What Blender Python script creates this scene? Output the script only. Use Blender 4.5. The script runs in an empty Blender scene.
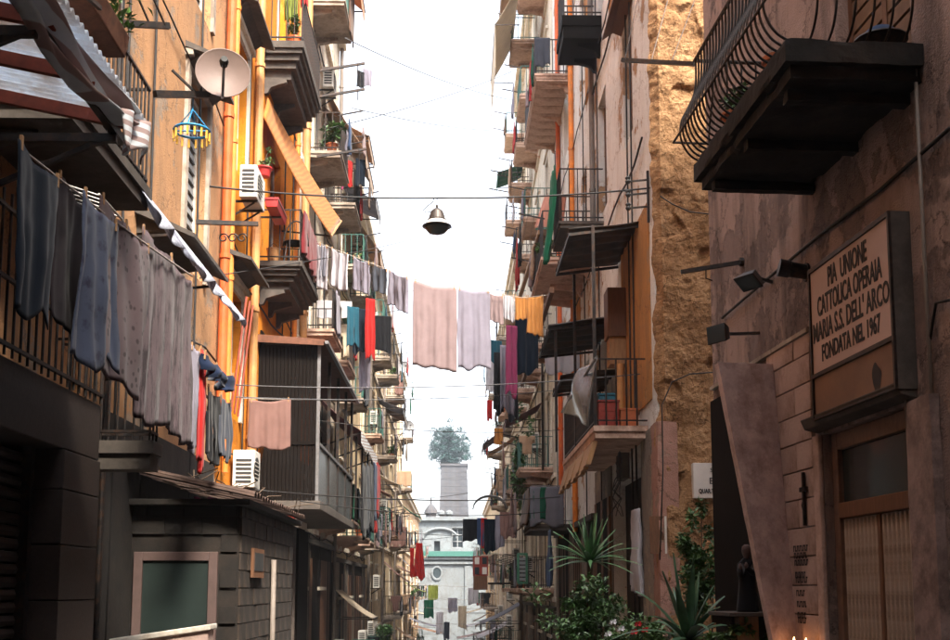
import bpy, math, random
from mathutils import Vector, Matrix
R = math.radians
random.seed(7)
S = bpy.context.scene
COL = S.collection

# ------------------------------------------------------------------ camera, sky, sun, exposure
F, CX, CY, PITCH, YAW, EYE = 1100.0, 475.0, 453.0, R(7.0), R(1.03), 1.6
cam_d = bpy.data.cameras.new('camera'); cam = bpy.data.objects.new('camera', cam_d); COL.objects.link(cam)
cam.location = (0, 0, EYE); cam.rotation_euler = (math.pi/2 + PITCH, 0, -YAW)
cam_d.sensor_width = 36; cam_d.lens = 36*F/950; cam_d.shift_y = (CY-320)/950
cam_d.clip_start = 0.05; cam_d.clip_end = 3000
S.camera = cam

SUN_EL, SUN_AZ = R(52), R(156)          # azimuth measured from +Y towards +X: behind the camera
w = bpy.data.worlds.new('World'); S.world = w; w.use_nodes = True
nt = w.node_tree; nt.nodes.clear()
sk = nt.nodes.new('ShaderNodeTexSky'); sk.sky_type = 'NISHITA'; sk.sun_disc = False
sk.sun_elevation = SUN_EL; sk.sun_rotation = SUN_AZ; sk.air_density = 1.0; sk.dust_density = 5.0; sk.ozone_density = 1.0
bg = nt.nodes.new('ShaderNodeBackground'); bg.inputs[1].default_value = 0.15
wo = nt.nodes.new('ShaderNodeOutputWorld')
hs = nt.nodes.new('ShaderNodeHueSaturation'); hs.inputs['Saturation'].default_value = .35
nt.links.new(sk.outputs[0], hs.inputs['Color']); nt.links.new(hs.outputs[0], bg.inputs[0]); nt.links.new(bg.outputs[0], wo.inputs[0])
sd = bpy.data.lights.new('sun', 'SUN'); sd.energy = 2.2; sd.angle = R(10); sd.color = (1.0, 0.9, 0.74)
so = bpy.data.objects.new('sun', sd); COL.objects.link(so)
sdir = Vector((math.sin(SUN_AZ)*math.cos(SUN_EL), math.cos(SUN_AZ)*math.cos(SUN_EL), math.sin(SUN_EL)))
so.rotation_euler = sdir.to_track_quat('Z', 'Y').to_euler(); so.location = (0, -20, 40)
S.view_settings.view_transform = 'Standard'; S.view_settings.look = 'None'
S.view_settings.exposure = 2.42; S.view_settings.gamma = 1.0

from mathutils import noise as mn
# ------------------------------------------------------------------ geometry helpers
FWD = Vector((math.sin(YAW)*math.cos(PITCH), math.cos(YAW)*math.cos(PITCH), math.sin(PITCH)))
RGT = Vector((math.cos(YAW), -math.sin(YAW), 0)); UPV = RGT.cross(FWD)
CAM = Vector((0, 0, EYE))
FR = [None]                                # turned frame of the near right house: (angle, pivot)
def fr_in(p):                              # world -> turned frame
    if not FR[0]: return p
    a, c = FR[0]; d = p-c
    return c + Matrix.Rotation(-a, 3, 'Z') @ d
def fr_out(p):
    p = Vector(p)
    if not FR[0]: return p
    a, c = FR[0]
    return c + Matrix.Rotation(a, 3, 'Z') @ (p-c)
def at(px, py, X=None, Y=None, Z=None):
    d = FWD + RGT*((px-CX)/F) + UPV*((CY-py)/F); o = CAM
    if FR[0]:
        d = Matrix.Rotation(-FR[0][0], 3, 'Z') @ d; o = fr_in(CAM)
    if X is not None: t = (X-o.x)/d.x
    elif Y is not None: t = (Y-o.y)/d.y
    else: t = (Z-o.z)/d.z
    return o + d*t

WL = {}
class MB:
    def __init__(s): s.v = []; s.f = []
    def add(s, vs, fs):
        n = len(s.v); s.v += [Vector(p) for p in vs]; s.f += [tuple(i+n for i in f) for f in fs]; return s
    def box(s, x0, x1, y0, y1, z0, z1):
        if x0 > x1: x0, x1 = x1, x0
        if y0 > y1: y0, y1 = y1, y0
        if z0 > z1: z0, z1 = z1, z0
        return s.add([(x0,y0,z0),(x1,y0,z0),(x1,y1,z0),(x0,y1,z0),(x0,y0,z1),(x1,y0,z1),(x1,y1,z1),(x0,y1,z1)],
                     [(0,3,2,1),(4,5,6,7),(0,1,5,4),(1,2,6,5),(2,3,7,6),(3,0,4,7)])
    def rough_box(s, x0, x1, y0, y1, z0, z1, step=.07, amp=.012, fr=6.0, chip=.03):
        if x0 > x1: x0, x1 = x1, x0
        n = [max(1, int(round((b-a)/step))) for a, b in ((x0,x1),(y0,y1),(z0,z1))]; lo = (x0,y0,z0); hi = (x1,y1,z1); idx = {}
        def vert(i, j, k):
            key = (i,j,k)
            if key not in idx:
                p = Vector([lo[a]+(hi[a]-lo[a])*c/n[a] for a, c in enumerate(key)]); e = sum(1 for a, c in enumerate(key) if c in (0, n[a]))
                q = mn.noise_vector(p*fr)*amp + mn.noise_vector(p*fr*3)*amp*.4
                if e >= 2:
                    ch = max(0, mn.noise(p*3.7+Vector((5,1,2))))*chip*1.8; cen = (Vector(lo)+Vector(hi))/2
                    for a, c in enumerate(key):
                        if c in (0, n[a]): q[a] += ch*(1 if c == 0 else -1)
                idx[key] = len(s.v); s.v.append(p+q)
            return idx[key]
        for a, b, c in ((0,1,2),(1,2,0),(2,0,1)):
            for side in (0, n[c]):
                for i in range(n[a]):
                    for j in range(n[b]):
                        f = []
                        for di, dj in ((0,0),(1,0),(1,1),(0,1)):
                            key = [0,0,0]; key[a] = i+di; key[b] = j+dj; key[c] = side; f.append(vert(*key))
                        s.f.append(tuple(f if side else reversed(f)))
        return s
    def bar(s, p, q, w, h=None, up=(0,0,1)):
        p, q = Vector(p), Vector(q); h = h or w; d = (q-p).normalized()
        u = d.cross(Vector(up))
        if u.length < 1e-3: u = d.cross(Vector((1,0,0)))
        u.normalize(); n = u.cross(d); a = u*w/2; b = n*h/2
        return s.add([p-a-b,p+a-b,p+a+b,p-a+b,q-a-b,q+a-b,q+a+b,q-a+b],
                     [(0,3,2,1),(4,5,6,7),(0,1,5,4),(1,2,6,5),(2,3,7,6),(3,0,4,7)])
    def tube(s, pts, r, n=7, caps=True):
        pts = [Vector(p) for p in pts]; m = len(pts); n0 = len(s.v)
        rr = r if isinstance(r, (list, tuple)) else [r]*m
        pu = None
        for i, p in enumerate(pts):
            d = (pts[min(i+1, m-1)]-pts[max(i-1, 0)])
            d = d.normalized() if d.length > 1e-9 else Vector((0,0,1))
            u = pu - d*pu.dot(d) if pu is not None else d.cross(Vector((0,0,1)))
            if u.length < 1e-3: u = d.cross(Vector((1,0,0)))
            u.normalize(); pu = u; b = d.cross(u)
            for k in range(n):
                a = 2*math.pi*k/n; s.v.append(p + (u*math.cos(a)+b*math.sin(a))*rr[i])
        for i in range(m-1):
            for k in range(n):
                a = n0+i*n+k; b = n0+i*n+(k+1) % n
                s.f.append((a, b, b+n, a+n))
        if caps:
            s.f.append(tuple(n0+k for k in reversed(range(n)))); s.f.append(tuple(n0+(m-1)*n+k for k in range(n)))
        return s
    def lathe(s, c, prof, n=16, axis=(0,0,1), ry=1.0):
        c = Vector(c); ax = Vector(axis).normalized()
        u = ax.cross(Vector((0,0,1)))
        if u.length < 1e-3: u = Vector((1,0,0))
        u.normalize(); b = ax.cross(u); n0 = len(s.v)
        for r, z in prof:
            for k in range(n):
                a = 2*math.pi*k/n
                s.v.append(c + ax*z + (u*math.cos(a)+b*math.sin(a)*ry)*max(r, 1e-4))
        for i in range(len(prof)-1):
            for k in range(n):
                a = n0+i*n+k; d = n0+i*n+(k+1) % n
                s.f.append((a, d, d+n, a+n))
        s.f.append(tuple(n0+k for k in reversed(range(n)))); s.f.append(tuple(n0+(len(prof)-1)*n+k for k in range(n)))
        return s
    def grid(s, fn, nu, nv, mask=None):
        n0 = len(s.v)
        for j in range(nv+1):
            for i in range(nu+1): s.v.append(Vector(fn(i/nu, j/nv)))
        for j in range(nv):
            for i in range(nu):
                if mask and not mask((i+.5)/nu, (j+.5)/nv): continue
                a = n0+j*(nu+1)+i
                s.f.append((a, a+1, a+nu+2, a+nu+1))
        return s
    def prism(s, pts, off):
        pts = [Vector(p) for p in pts]; off = Vector(off); n = len(pts)
        return s.add(pts+[p+off for p in pts], [tuple(reversed(range(n))), tuple(range(n, 2*n))] +
                     [(i, (i+1) % n, n+(i+1) % n, n+i) for i in range(n)])
    def build(s, name, mat, parent=None, smooth=False, origin=None, bevel=0, solid=0, sub=0):
        vs = [fr_out(p) for p in s.v]
        if origin is None:
            lo = [min(p[i] for p in vs) for i in range(3)]; hi = [max(p[i] for p in vs) for i in range(3)]
            o = Vector(((lo[0]+hi[0])/2, (lo[1]+hi[1])/2, lo[2]))
        else: o = Vector(origin)
        me = bpy.data.meshes.new(name); me.from_pydata([p-o for p in vs], [], s.f)
        me.materials.append(M(mat) if isinstance(mat, str) else mat)
        if smooth: me.polygons.foreach_set('use_smooth', [True]*len(me.polygons))
        ob = bpy.data.objects.new(name, me); COL.objects.link(ob)
        put(ob, o, parent)
        if solid:
            md = ob.modifiers.new('thickness', 'SOLIDIFY'); md.thickness = solid; md.offset = 0
        if bevel:
            md = ob.modifiers.new('edge', 'BEVEL'); md.width = bevel; md.segments = 2; md.limit_method = 'ANGLE'
        if sub:
            md = ob.modifiers.new('sub', 'SUBSURF'); md.levels = sub; md.render_levels = sub
        return ob
def put(ob, o, parent):
    o = Vector(o); WL[ob.name] = o
    if parent is not None:
        ob.parent = parent; ob.location = o - WL[parent.name]
    else: ob.location = o
def share(src, name, o, parent, scale=None, rot=None):      # another object on the same mesh data
    ob = bpy.data.objects.new(name, src.data); COL.objects.link(ob); put(ob, o, parent)
    if scale: ob.scale = scale
    if rot: ob.rotation_euler = rot
    return ob
def tag(o, label, cat, group=None):
    o['label'] = label; o['category'] = cat
    if group: o['group'] = group
    return o
def kind(o, k): o['kind'] = k; return o
def thing(name, loc, label, cat, group=None):
    e = bpy.data.objects.new(name, None); COL.objects.link(e); e.empty_display_size = .2
    put(e, fr_out(loc), None); return tag(e, label, cat, group)

# ------------------------------------------------------------------ materials
MATS = {}; SPEC = {}
def nodes(name):
    m = bpy.data.materials.new(name); m.use_nodes = True; t = m.node_tree
    b = t.nodes['Principled BSDF']; return m, t, b
def N(t, typ, **kw):
    n = t.nodes.new(typ)
    for k, v in kw.items():
        if k in n.inputs: n.inputs[k].default_value = v
        else: setattr(n, k, v)
    return n
def ramp(t, fac, stops):
    r = t.nodes.new('ShaderNodeValToRGB'); e = r.color_ramp.elements
    while len(e) < len(stops): e.new(.5)
    for i, (p, c) in enumerate(stops):
        e[i].position = p; e[i].color = c if len(c) == 4 else (*c, 1)
    t.links.new(fac, r.inputs[0]); return r.outputs[0]
def noise(t, co, scale, detail=6, rough=.6, stretch=None):
    if stretch:
        mp = N(t, 'ShaderNodeMapping'); mp.inputs['Scale'].default_value = stretch; t.links.new(co, mp.inputs[0]); co = mp.outputs[0]
    n = N(t, 'ShaderNodeTexNoise', Scale=scale, Detail=detail, Roughness=rough); t.links.new(co, n.inputs['Vector']); return n.outputs[0]
def mixc(t, fac, a, b, mode='MIX'):
    m = N(t, 'ShaderNodeMix', data_type='RGBA', blend_type=mode)
    for i, x in ((6, a), (7, b)):
        if isinstance(x, (tuple, list)): m.inputs[i].default_value = (*x[:3], 1)
        else: t.links.new(x, m.inputs[i])
    if isinstance(fac, (int, float)): m.inputs[0].default_value = fac
    else: t.links.new(fac, m.inputs[0])
    return m.outputs[2]
def bump(t, b, h, strength, dist):
    n = N(t, 'ShaderNodeBump', Strength=strength, Distance=dist); t.links.new(h, n.inputs['Height'])
    t.links.new(n.outputs[0], b.inputs['Normal']); return n
K = lambda c, k: tuple(min(1, x*k) for x in c)

def plaster(name, col, dirt=(.09,.07,.055), peel=None, amt=.5, peel_amt=.45, rough=.95, grime=.55, relief=.5):
    m, t, b = nodes(name); co = N(t, 'ShaderNodeTexCoord').outputs['Object']
    a = noise(t, co, .55, 8, .65); s = noise(t, co, 1.0, 9, .72, (1.5, 1.5, .3)); f = noise(t, co, 9, 6, .7); g = noise(t, co, 55, 3, .6)
    c = mixc(t, ramp(t, a, [(.35,(0,0,0)),(.68,(1,1,1))]), K(col, .78), K(col, 1.1))
    c = mixc(t, ramp(t, f, [(.35,(0,0,0)),(.75,(.5,.5,.5))]), c, K(col, .68))
    if peel:
        pz = noise(t, co, .9, 10, .72)
        th = .5+.4*(.5-peel_amt); pm = ramp(t, pz, [(th-.012,(0,0,0)),(th+.012,(1,1,1))])
        pc = mixc(t, f, K(peel, .6), K(peel, 1.25)); c = mixc(t, pm, c, pc)
    st = ramp(t, s, [(.46,(0,0,0)),(.70,(grime,)*3)])
    c = mixc(t, st, c, dirt)
    vo = N(t, 'ShaderNodeTexVoronoi', feature='DISTANCE_TO_EDGE', Scale=.8); wv = N(t, 'ShaderNodeVectorMath', operation='ADD'); t.links.new(co, wv.inputs[0])
    nz = N(t, 'ShaderNodeTexNoise', Scale=1.6, Detail=8, Roughness=.7); t.links.new(co, nz.inputs['Vector']); t.links.new(nz.outputs[1], wv.inputs[1]); t.links.new(wv.outputs[0], vo.inputs['Vector'])
    c = mixc(t, ramp(t, vo.outputs[0], [(0,(.8,.8,.8)),(.012,(0,0,0))]), c, K(dirt, .7))
    t.links.new(c, b.inputs['Base Color']); b.inputs['Roughness'].default_value = rough; b.inputs['Specular IOR Level'].default_value = .2
    h = N(t, 'ShaderNodeMath', operation='MULTIPLY_ADD'); t.links.new(f, h.inputs[0]); h.inputs[1].default_value = 1.0
    t.links.new(g, h.inputs[2]); hh = h.outputs[0]
    if peel:
        h2 = N(t, 'ShaderNodeMath', operation='SUBTRACT'); t.links.new(hh, h2.inputs[0]); t.links.new(pm, h2.inputs[1]); hh = h2.outputs[0]
    bump(t, b, hh, relief, .03)
    return m
def rock(name, c0, c1, c2):
    m, t, b = nodes(name); co = N(t, 'ShaderNodeTexCoord').outputs['Object']
    a = noise(t, co, .5, 6, .6); f = noise(t, co, 5, 9, .75); g = noise(t, co, 22, 6, .7)
    c = mixc(t, ramp(t, a, [(.38,(0,0,0)),(.62,(1,1,1))]), c0, c1)
    c = mixc(t, ramp(t, f, [(.42,(0,0,0)),(.66,(.85,.85,.85))]), c, c2)
    v = N(t, 'ShaderNodeTexVoronoi', feature='DISTANCE_TO_EDGE', Scale=1.6)
    wv = N(t, 'ShaderNodeVectorMath', operation='ADD'); t.links.new(co, wv.inputs[0])
    nz = N(t, 'ShaderNodeTexNoise', Scale=2.5, Detail=5); t.links.new(co, nz.inputs['Vector']); t.links.new(nz.outputs[1], wv.inputs[1])
    t.links.new(wv.outputs[0], v.inputs['Vector'])
    cr = ramp(t, v.outputs[0], [(0,(.75,.75,.75)),(.02,(0,0,0))])
    c = mixc(t, cr, c, K(c2, .35))
    t.links.new(c, b.inputs['Base Color']); b.inputs['Roughness'].default_value = 1; b.inputs['Specular IOR Level'].default_value = .1
    h = N(t, 'ShaderNodeMath', operation='ADD'); t.links.new(f, h.inputs[0]); t.links.new(g, h.inputs[1])
    bump(t, b, h.outputs[0], .9, .06); return m
def plain(name, col, rough=.7, metal=0, var=.3, scale=6, spec=.4, dirt=None, stretch=None, bmp=.15):
    m, t, b = nodes(name); co = N(t, 'ShaderNodeTexCoord').outputs['Object']
    f = noise(t, co, scale, 7, .68, stretch)
    c = mixc(t, ramp(t, f, [(.3,(0,0,0)),(.72,(1,1,1))]), K(col, 1-var), K(col, 1+var*.7))
    if dirt:
        d = noise(t, co, scale*.45, 8, .75); c = mixc(t, ramp(t, d, [(.47,(0,0,0)),(.62,(.85,.85,.85))]), c, dirt)
    t.links.new(c, b.inputs['Base Color']); b.inputs['Roughness'].default_value = rough; b.inputs['Metallic'].default_value = metal
    b.inputs['Specular IOR Level'].default_value = spec
    if bmp: bump(t, b, f, bmp, .02)
    return m
def fabric(name, col, pattern=None, col2=None, scale=10, axis='X'):
    m, t, b = nodes(name); co = N(t, 'ShaderNodeTexCoord').outputs['Object']
    f = noise(t, co, 3.5, 5, .6); c = mixc(t, f, K(col, .72), K(col, 1.22))
    if pattern == 'dots':
        v = N(t, 'ShaderNodeTexVoronoi', Scale=scale, Randomness=.8); t.links.new(co, v.inputs['Vector'])
        c = mixc(t, ramp(t, v.outputs['Distance'], [(.22,(.9,.9,.9)),(.34,(0,0,0))]), c, col2)
    elif pattern == 'flowers':
        v = N(t, 'ShaderNodeTexVoronoi', Scale=scale, Randomness=1); t.links.new(co, v.inputs['Vector'])
        nz = noise(t, co, scale*2.5, 5, .7)
        ad = N(t, 'ShaderNodeMath', operation='ADD'); t.links.new(v.outputs['Distance'], ad.inputs[0]); t.links.new(nz, ad.inputs[1])
        c = mixc(t, ramp(t, ad.outputs[0], [(.66,(.95,.95,.95)),(.95,(0,0,0))]), c, col2)
    elif pattern == 'streaks':
        nz = noise(t, co, 1.0, 6, .75, (22, 22, 2.2)); nz2 = noise(t, co, 3, 3, .6)
        ad = N(t, 'ShaderNodeMath', operation='MULTIPLY_ADD'); t.links.new(nz2, ad.inputs[0]); ad.inputs[1].default_value = .35; t.links.new(nz, ad.inputs[2])
        c = mixc(t, ramp(t, ad.outputs[0], [(.66,(0,0,0)),(.78,(.95,.95,.95))]), c, col2)
    elif pattern == 'stripes':
        wv = N(t, 'ShaderNodeTexWave', Scale=scale, bands_direction=axis, Distortion=.3); t.links.new(co, wv.inputs['Vector'])
        c = mixc(t, ramp(t, wv.outputs[0], [(.45,(0,0,0)),(.55,(1,1,1))]), c, col2)
    t.links.new(c, b.inputs['Base Color']); b.inputs['Roughness'].default_value = .95; b.inputs['Specular IOR Level'].default_value = .15
    b.inputs['Sheen Weight'].default_value = .15
    wv = noise(t, co, 120, 2, .5); bump(t, b, wv, .25, .004)
    tr = N(t, 'ShaderNodeBsdfTranslucent'); t.links.new(c, tr.inputs[0]); mx = N(t, 'ShaderNodeMixShader'); mx.inputs[0].default_value = .3
    o = [n for n in t.nodes if n.type == 'OUTPUT_MATERIAL'][0]
    t.links.new(b.outputs[0], mx.inputs[1]); t.links.new(tr.outputs[0], mx.inputs[2]); t.links.new(mx.outputs[0], o.inputs[0])
    return m
def leaf(name, col, rough=.45):
    m, t, b = nodes(name); oi = N(t, 'ShaderNodeTexCoord').outputs['Object']
    f = noise(t, oi, 4, 3, .6); c = mixc(t, ramp(t, f, [(.3,(0,0,0)),(.7,(1,1,1))]), K(col, .55), K(col, 1.5))
    t.links.new(c, b.inputs['Base Color']); b.inputs['Roughness'].default_value = rough
    b.inputs['Subsurface Weight'].default_value = 0
    return m
def glass(name, col=(.03,.04,.045), rough=.12):
    m, t, b = nodes(name); b.inputs['Base Color'].default_value = (*col, 1); b.inputs['Roughness'].default_value = rough; return m

def defm(name, fn, *a, **k): SPEC[name] = (fn, a, k)
def M(name):
    if name not in MATS:
        fn, a, k = SPEC[name]; MATS[name] = fn(name, *a, **k)
    return MATS[name]
D = defm
D('beige plaster', plaster, (.44,.235,.115), peel=(.30,.22,.16), peel_amt=.33, grime=.5)
D('yellow plaster', plaster, (.66,.225,.014), dirt=(.42,.14,.02), peel=(.66,.29,.05), peel_amt=.3, grime=.35)
D('pale plaster', plaster, (.74,.66,.55), dirt=(.3,.23,.17), peel=(.55,.44,.34), peel_amt=.33, grime=.45)
D('cream plaster', plaster, (.72,.56,.36), dirt=(.30,.22,.14), peel=(.42,.34,.25), peel_amt=.33, grime=.55)
D('ochre plaster', plaster, (.55,.36,.2), peel=(.4,.33,.26), peel_amt=.35)
D('white peeling plaster', plaster, (.92,.89,.85), dirt=(.45,.33,.24), peel=(.50,.30,.17), peel_amt=.31, grime=.35, relief=.9)
D('pinkish plaster', plaster, (.44,.315,.275), dirt=(.05,.037,.032), peel=(.25,.18,.16), peel_amt=.42, grime=.9, relief=.8)
D('grey street plaster', plaster, (.24,.20,.17), peel=(.34,.27,.2), peel_amt=.35, grime=.7)
D('church plaster', plaster, (.175,.195,.205), peel=(.14,.155,.165), peel_amt=.3, grime=.4)
D('orange plaster', plaster, (.52,.25,.085), peel=(.36,.22,.12), peel_amt=.3)
D('pink pilaster', plaster, (.40,.22,.17), dirt=(.12,.07,.05), peel=(.3,.2,.15), peel_amt=.35)
D('tuff', rock, (.48,.285,.15), (.36,.195,.095), (.18,.095,.045))
D('bastion stone', plaster, (.075,.075,.082), peel=(.055,.055,.062), peel_amt=.4)
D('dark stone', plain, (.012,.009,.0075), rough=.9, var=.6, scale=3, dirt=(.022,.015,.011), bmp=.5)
D('dark granite', plain, (.036,.026,.0235), rough=.6, var=.3, scale=30)
D('marble slab', plain, (.52,.385,.36), rough=.8, var=.3, scale=5, dirt=(.26,.17,.15), bmp=.5)
D('grimy jamb', plain, (.28,.20,.18), rough=.85, var=.4, scale=4, dirt=(.09,.06,.05), bmp=.5)
D('stone block', plain, (.50,.36,.315), rough=.85, var=.22, scale=2.5, dirt=(.22,.14,.11))
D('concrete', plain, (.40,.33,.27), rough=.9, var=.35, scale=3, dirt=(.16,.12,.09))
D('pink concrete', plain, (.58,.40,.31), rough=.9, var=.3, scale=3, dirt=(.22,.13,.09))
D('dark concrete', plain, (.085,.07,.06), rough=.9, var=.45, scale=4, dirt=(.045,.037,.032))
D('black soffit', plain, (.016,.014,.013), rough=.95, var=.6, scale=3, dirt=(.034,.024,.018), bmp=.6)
D('asphalt', plain, (.05,.048,.046), rough=.85, var=.3, scale=5)
D('iron', plain, (.018,.016,.016), rough=.5, metal=.4, var=.5, scale=20, dirt=(.06,.03,.018), bmp=.1)
D('grey metal', plain, (.22,.215,.22), rough=.45, metal=.6, var=.3, scale=15)
D('green metal', plain, (.03,.11,.09), rough=.5, var=.3)
D('rust metal', plain, (.14,.055,.03), rough=.8, var=.5, scale=9)
D('red beam', plain, (.24,.045,.022), rough=.7, var=.4)
D('dark corrugated', plain, (.045,.038,.034), rough=.7, var=.45, scale=4, dirt=(.09,.05,.03))
def sheeting(name, col, dirt):
    m, t, b = nodes(name); co = N(t, 'ShaderNodeTexCoord').outputs['Object']
    f = noise(t, co, 2.2, 8, .7); c = mixc(t, ramp(t, f, [(.42,(0,0,0)),(.66,(1,1,1))]), col, dirt)
    t.links.new(c, b.inputs['Base Color']); b.inputs['Roughness'].default_value = .35
    tr = N(t, 'ShaderNodeBsdfTranslucent'); t.links.new(c, tr.inputs[0]); mx = N(t, 'ShaderNodeMixShader'); mx.inputs[0].default_value = .7
    o = [n for n in t.nodes if n.type == 'OUTPUT_MATERIAL'][0]
    t.links.new(b.outputs[0], mx.inputs[1]); t.links.new(tr.outputs[0], mx.inputs[2]); t.links.new(mx.outputs[0], o.inputs[0]); return m
D('corrugated sheet', sheeting, (.70,.76,.84), (.46,.40,.36))
D('red pipe', plain, (.60,.10,.016), rough=.65, var=.35, scale=3, dirt=(.42,.12,.04))
D('orange pipe', plain, (.68,.20,.025), rough=.65, var=.35, scale=3, dirt=(.45,.17,.05))
D('tan pipe', plain, (.50,.24,.085), rough=.6, var=.25, dirt=(.35,.18,.08))
D('grey pipe', plain, (.16,.13,.11), rough=.6, var=.25)
D('white plastic', plain, (.62,.60,.56), rough=.5, var=.12, dirt=(.42,.38,.33))
D('vent dark', plain, (.03,.03,.03), rough=.7)
D('dish', plain, (.15,.10,.085), rough=.6, var=.15, scale=3)
D('grey dish', plain, (.17,.17,.18), rough=.6, var=.15)
D('brown wood', plain, (.14,.062,.03), rough=.65, var=.4, scale=8, stretch=(6,6,.6))
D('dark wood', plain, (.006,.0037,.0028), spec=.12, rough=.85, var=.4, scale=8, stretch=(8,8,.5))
D('tan wood', plain, (.34,.19,.09), rough=.7, var=.35, scale=6, stretch=(6,6,.6))
D('door brown', plain, (.17,.092,.062), rough=.6, var=.25, scale=7, stretch=(5,5,.5), dirt=(.09,.05,.036))
D('door beige', plain, (.38,.295,.235), rough=.6, var=.2, scale=6, stretch=(3,3,.4), dirt=(.15,.10,.07))
D('shutter', plain, (.05,.039,.035), rough=.5, metal=.3, var=.35, scale=8, dirt=(.02,.017,.015))
D('green shutter', plain, (.05,.17,.10), rough=.6, var=.3)
D('grey shutter', plain, (.22,.23,.24), rough=.6, var=.3)
D('brown shutter', plain, (.15,.085,.05), rough=.65, var=.3)
D('white paint', plain, (.66,.62,.56), rough=.6, var=.15, dirt=(.45,.38,.3))
D('teal panel', plain, (.010,.019,.017), rough=.55, var=.25, scale=2)
D('pink frame', plain, (.085,.053,.048), rough=.7, var=.2)
D('dark glass', glass)
D('red paint', plain, (.24,.03,.018), rough=.55, var=.3)
D('orange red paint', plain, (.70,.14,.03), rough=.55, var=.3)
D('terracotta', plain, (.45,.13,.05), rough=.8, var=.3)
D('red plastic', plain, (.40,.03,.03), rough=.4, var=.15)
D('blue plastic', plain, (.02,.20,.42), rough=.4, var=.15)
D('teal plastic', plain, (.015,.09,.13), rough=.4, var=.15)
D('yellow plastic', plain, (.62,.34,.05), rough=.45, var=.15)
D('green net', fabric, (.015,.20,.10), 'stripes', (.01,.11,.06), 14, 'Z')
D('sign face', plain, (.50,.355,.315), rough=.5, var=.10, scale=1.5)
D('sign panel', plain, (.19,.10,.058), rough=.55, var=.3, scale=1.5)
D('ink', plain, (.012,.010,.012), rough=.7, var=.1, bmp=0)
D('plaque', plain, (.66,.62,.58), rough=.4, var=.1, scale=3)
D('cable', plain, (.02,.018,.018), rough=.7, bmp=0)
D('pale cable', plain, (.10,.10,.105), rough=.7, bmp=0)
D('rope', plain, (.35,.31,.28), rough=.9, bmp=0)
D('lamp metal', plain, (.06,.048,.042), rough=.5, metal=.5, var=.4)
D('lamp glass', plain, (.6,.55,.5), rough=.3, var=.1)
D('clay tile', plain, (.06,.034,.025), rough=.85, var=.5, scale=5)
D('pink roof', plain, (.55,.27,.21), rough=.85, var=.25, scale=3)
D('leaf dark', leaf, (.05,.115,.03)); D('leaf mid', leaf, (.07,.15,.035)); D('leaf yucca', leaf, (.06,.145,.055)); D('leaf agave', leaf, (.05,.12,.06))
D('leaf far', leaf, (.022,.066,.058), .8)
D('bark', plain, (.09,.06,.04), rough=.9)
D('white petal', plain, (.75,.75,.78), rough=.7, bmp=0); D('red petal', plain, (.55,.02,.03), rough=.7, bmp=0)
D('candle', plain, (.7,.6,.4), rough=.5, bmp=0)
FAB = {'ink blue':(.012,.022,.055), **dict(wine=(.17,.018,.022), navy=(.006,.012,.024), grey=(.20,.20,.24), lilac=(.27,.25,.31), white=(.55,.53,.57), pinkgrey=(.30,.22,.225), pink=(.32,.05,.13), red=(.48,.022,.02),
           black=(.012,.012,.015), orange=(.55,.24,.065), tan=(.45,.30,.2), teal=(.02,.10,.15), blue=(.045,.08,.17), brown=(.16,.09,.06), green=(.02,.12,.07), lime=(.22,.26,.05), cream=(.6,.5,.38), rose=(.25,.14,.12), slate=(.075,.082,.105))}
for k_, c_ in FAB.items(): D(k_+' cloth', fabric, c_)
D('striped awning', fabric, (.78,.83,.92), 'stripes', (.45,.33,.31), 4, 'Z')
D('thin veil', fabric, (.5,.5,.5))
D('dotted sheet', fabric, (.15,.105,.115), 'dots', (.05,.032,.036), 14)
D('blue flower sheet', fabric, (.066,.08,.13), 'flowers', (.03,.03,.06), 9)
D('dark flower sheet', fabric, (.038,.028,.034), 'flowers', (.028,.022,.028), 9)
D('mauve streak sheet', fabric, (.155,.108,.122), 'streaks', (.04,.025,.03), 12)
D('white blue valance', fabric, (.46,.48,.56), 'streaks', (.16,.17,.24))
D('orange stripe awning', fabric, (.50,.185,.04), 'stripes', (.40,.14,.03), 9, 'X')
D('maroon awning', fabric, (.17,.075,.085))
D('purple awning', fabric, (.12,.075,.09))
D('clear tarp', plain, (.10,.11,.115), rough=.25, var=.5, scale=3, spec=.6)

# ------------------------------------------------------------------ setting: the falling street
def road_z(y): return 0 if y < 8 else (-.075*(y-8) if y < 125 else -.075*117)
mb = MB(); ys = [-1500, -60, 0, 8, 20, 40, 60, 80, 100, 125, 160, 300, 800, 2500]; xs = [-1500, -60, -3.4, 3.0, 60, 1500]
mb.grid(lambda u, v: (xs[round(u*(len(xs)-1))], ys[round(v*(len(ys)-1))], road_z(ys[round(v*(len(ys)-1))])), len(xs)-1, len(ys)-1)
kind(mb.build('ground', 'asphalt', origin=(0,0,0)), 'structure')
for sx in (-1, 1):
    mb = MB()
    yy = [9, 20, 40, 60, 80, 100, 112]
    for a, b in zip(yy[:-1], yy[1:]):
        x0, x1 = sx*2.55, sx*3.3
        mb.prism([(x0,a,road_z(a)-.1),(x1,a,road_z(a)-.1),(x1,a,road_z(a)+.13),(x0,a,road_z(a)+.13)], (0,b-a,road_z(b)-road_z(a)))
    kind(mb.build('pavement', 'concrete'), 'structure')

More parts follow.
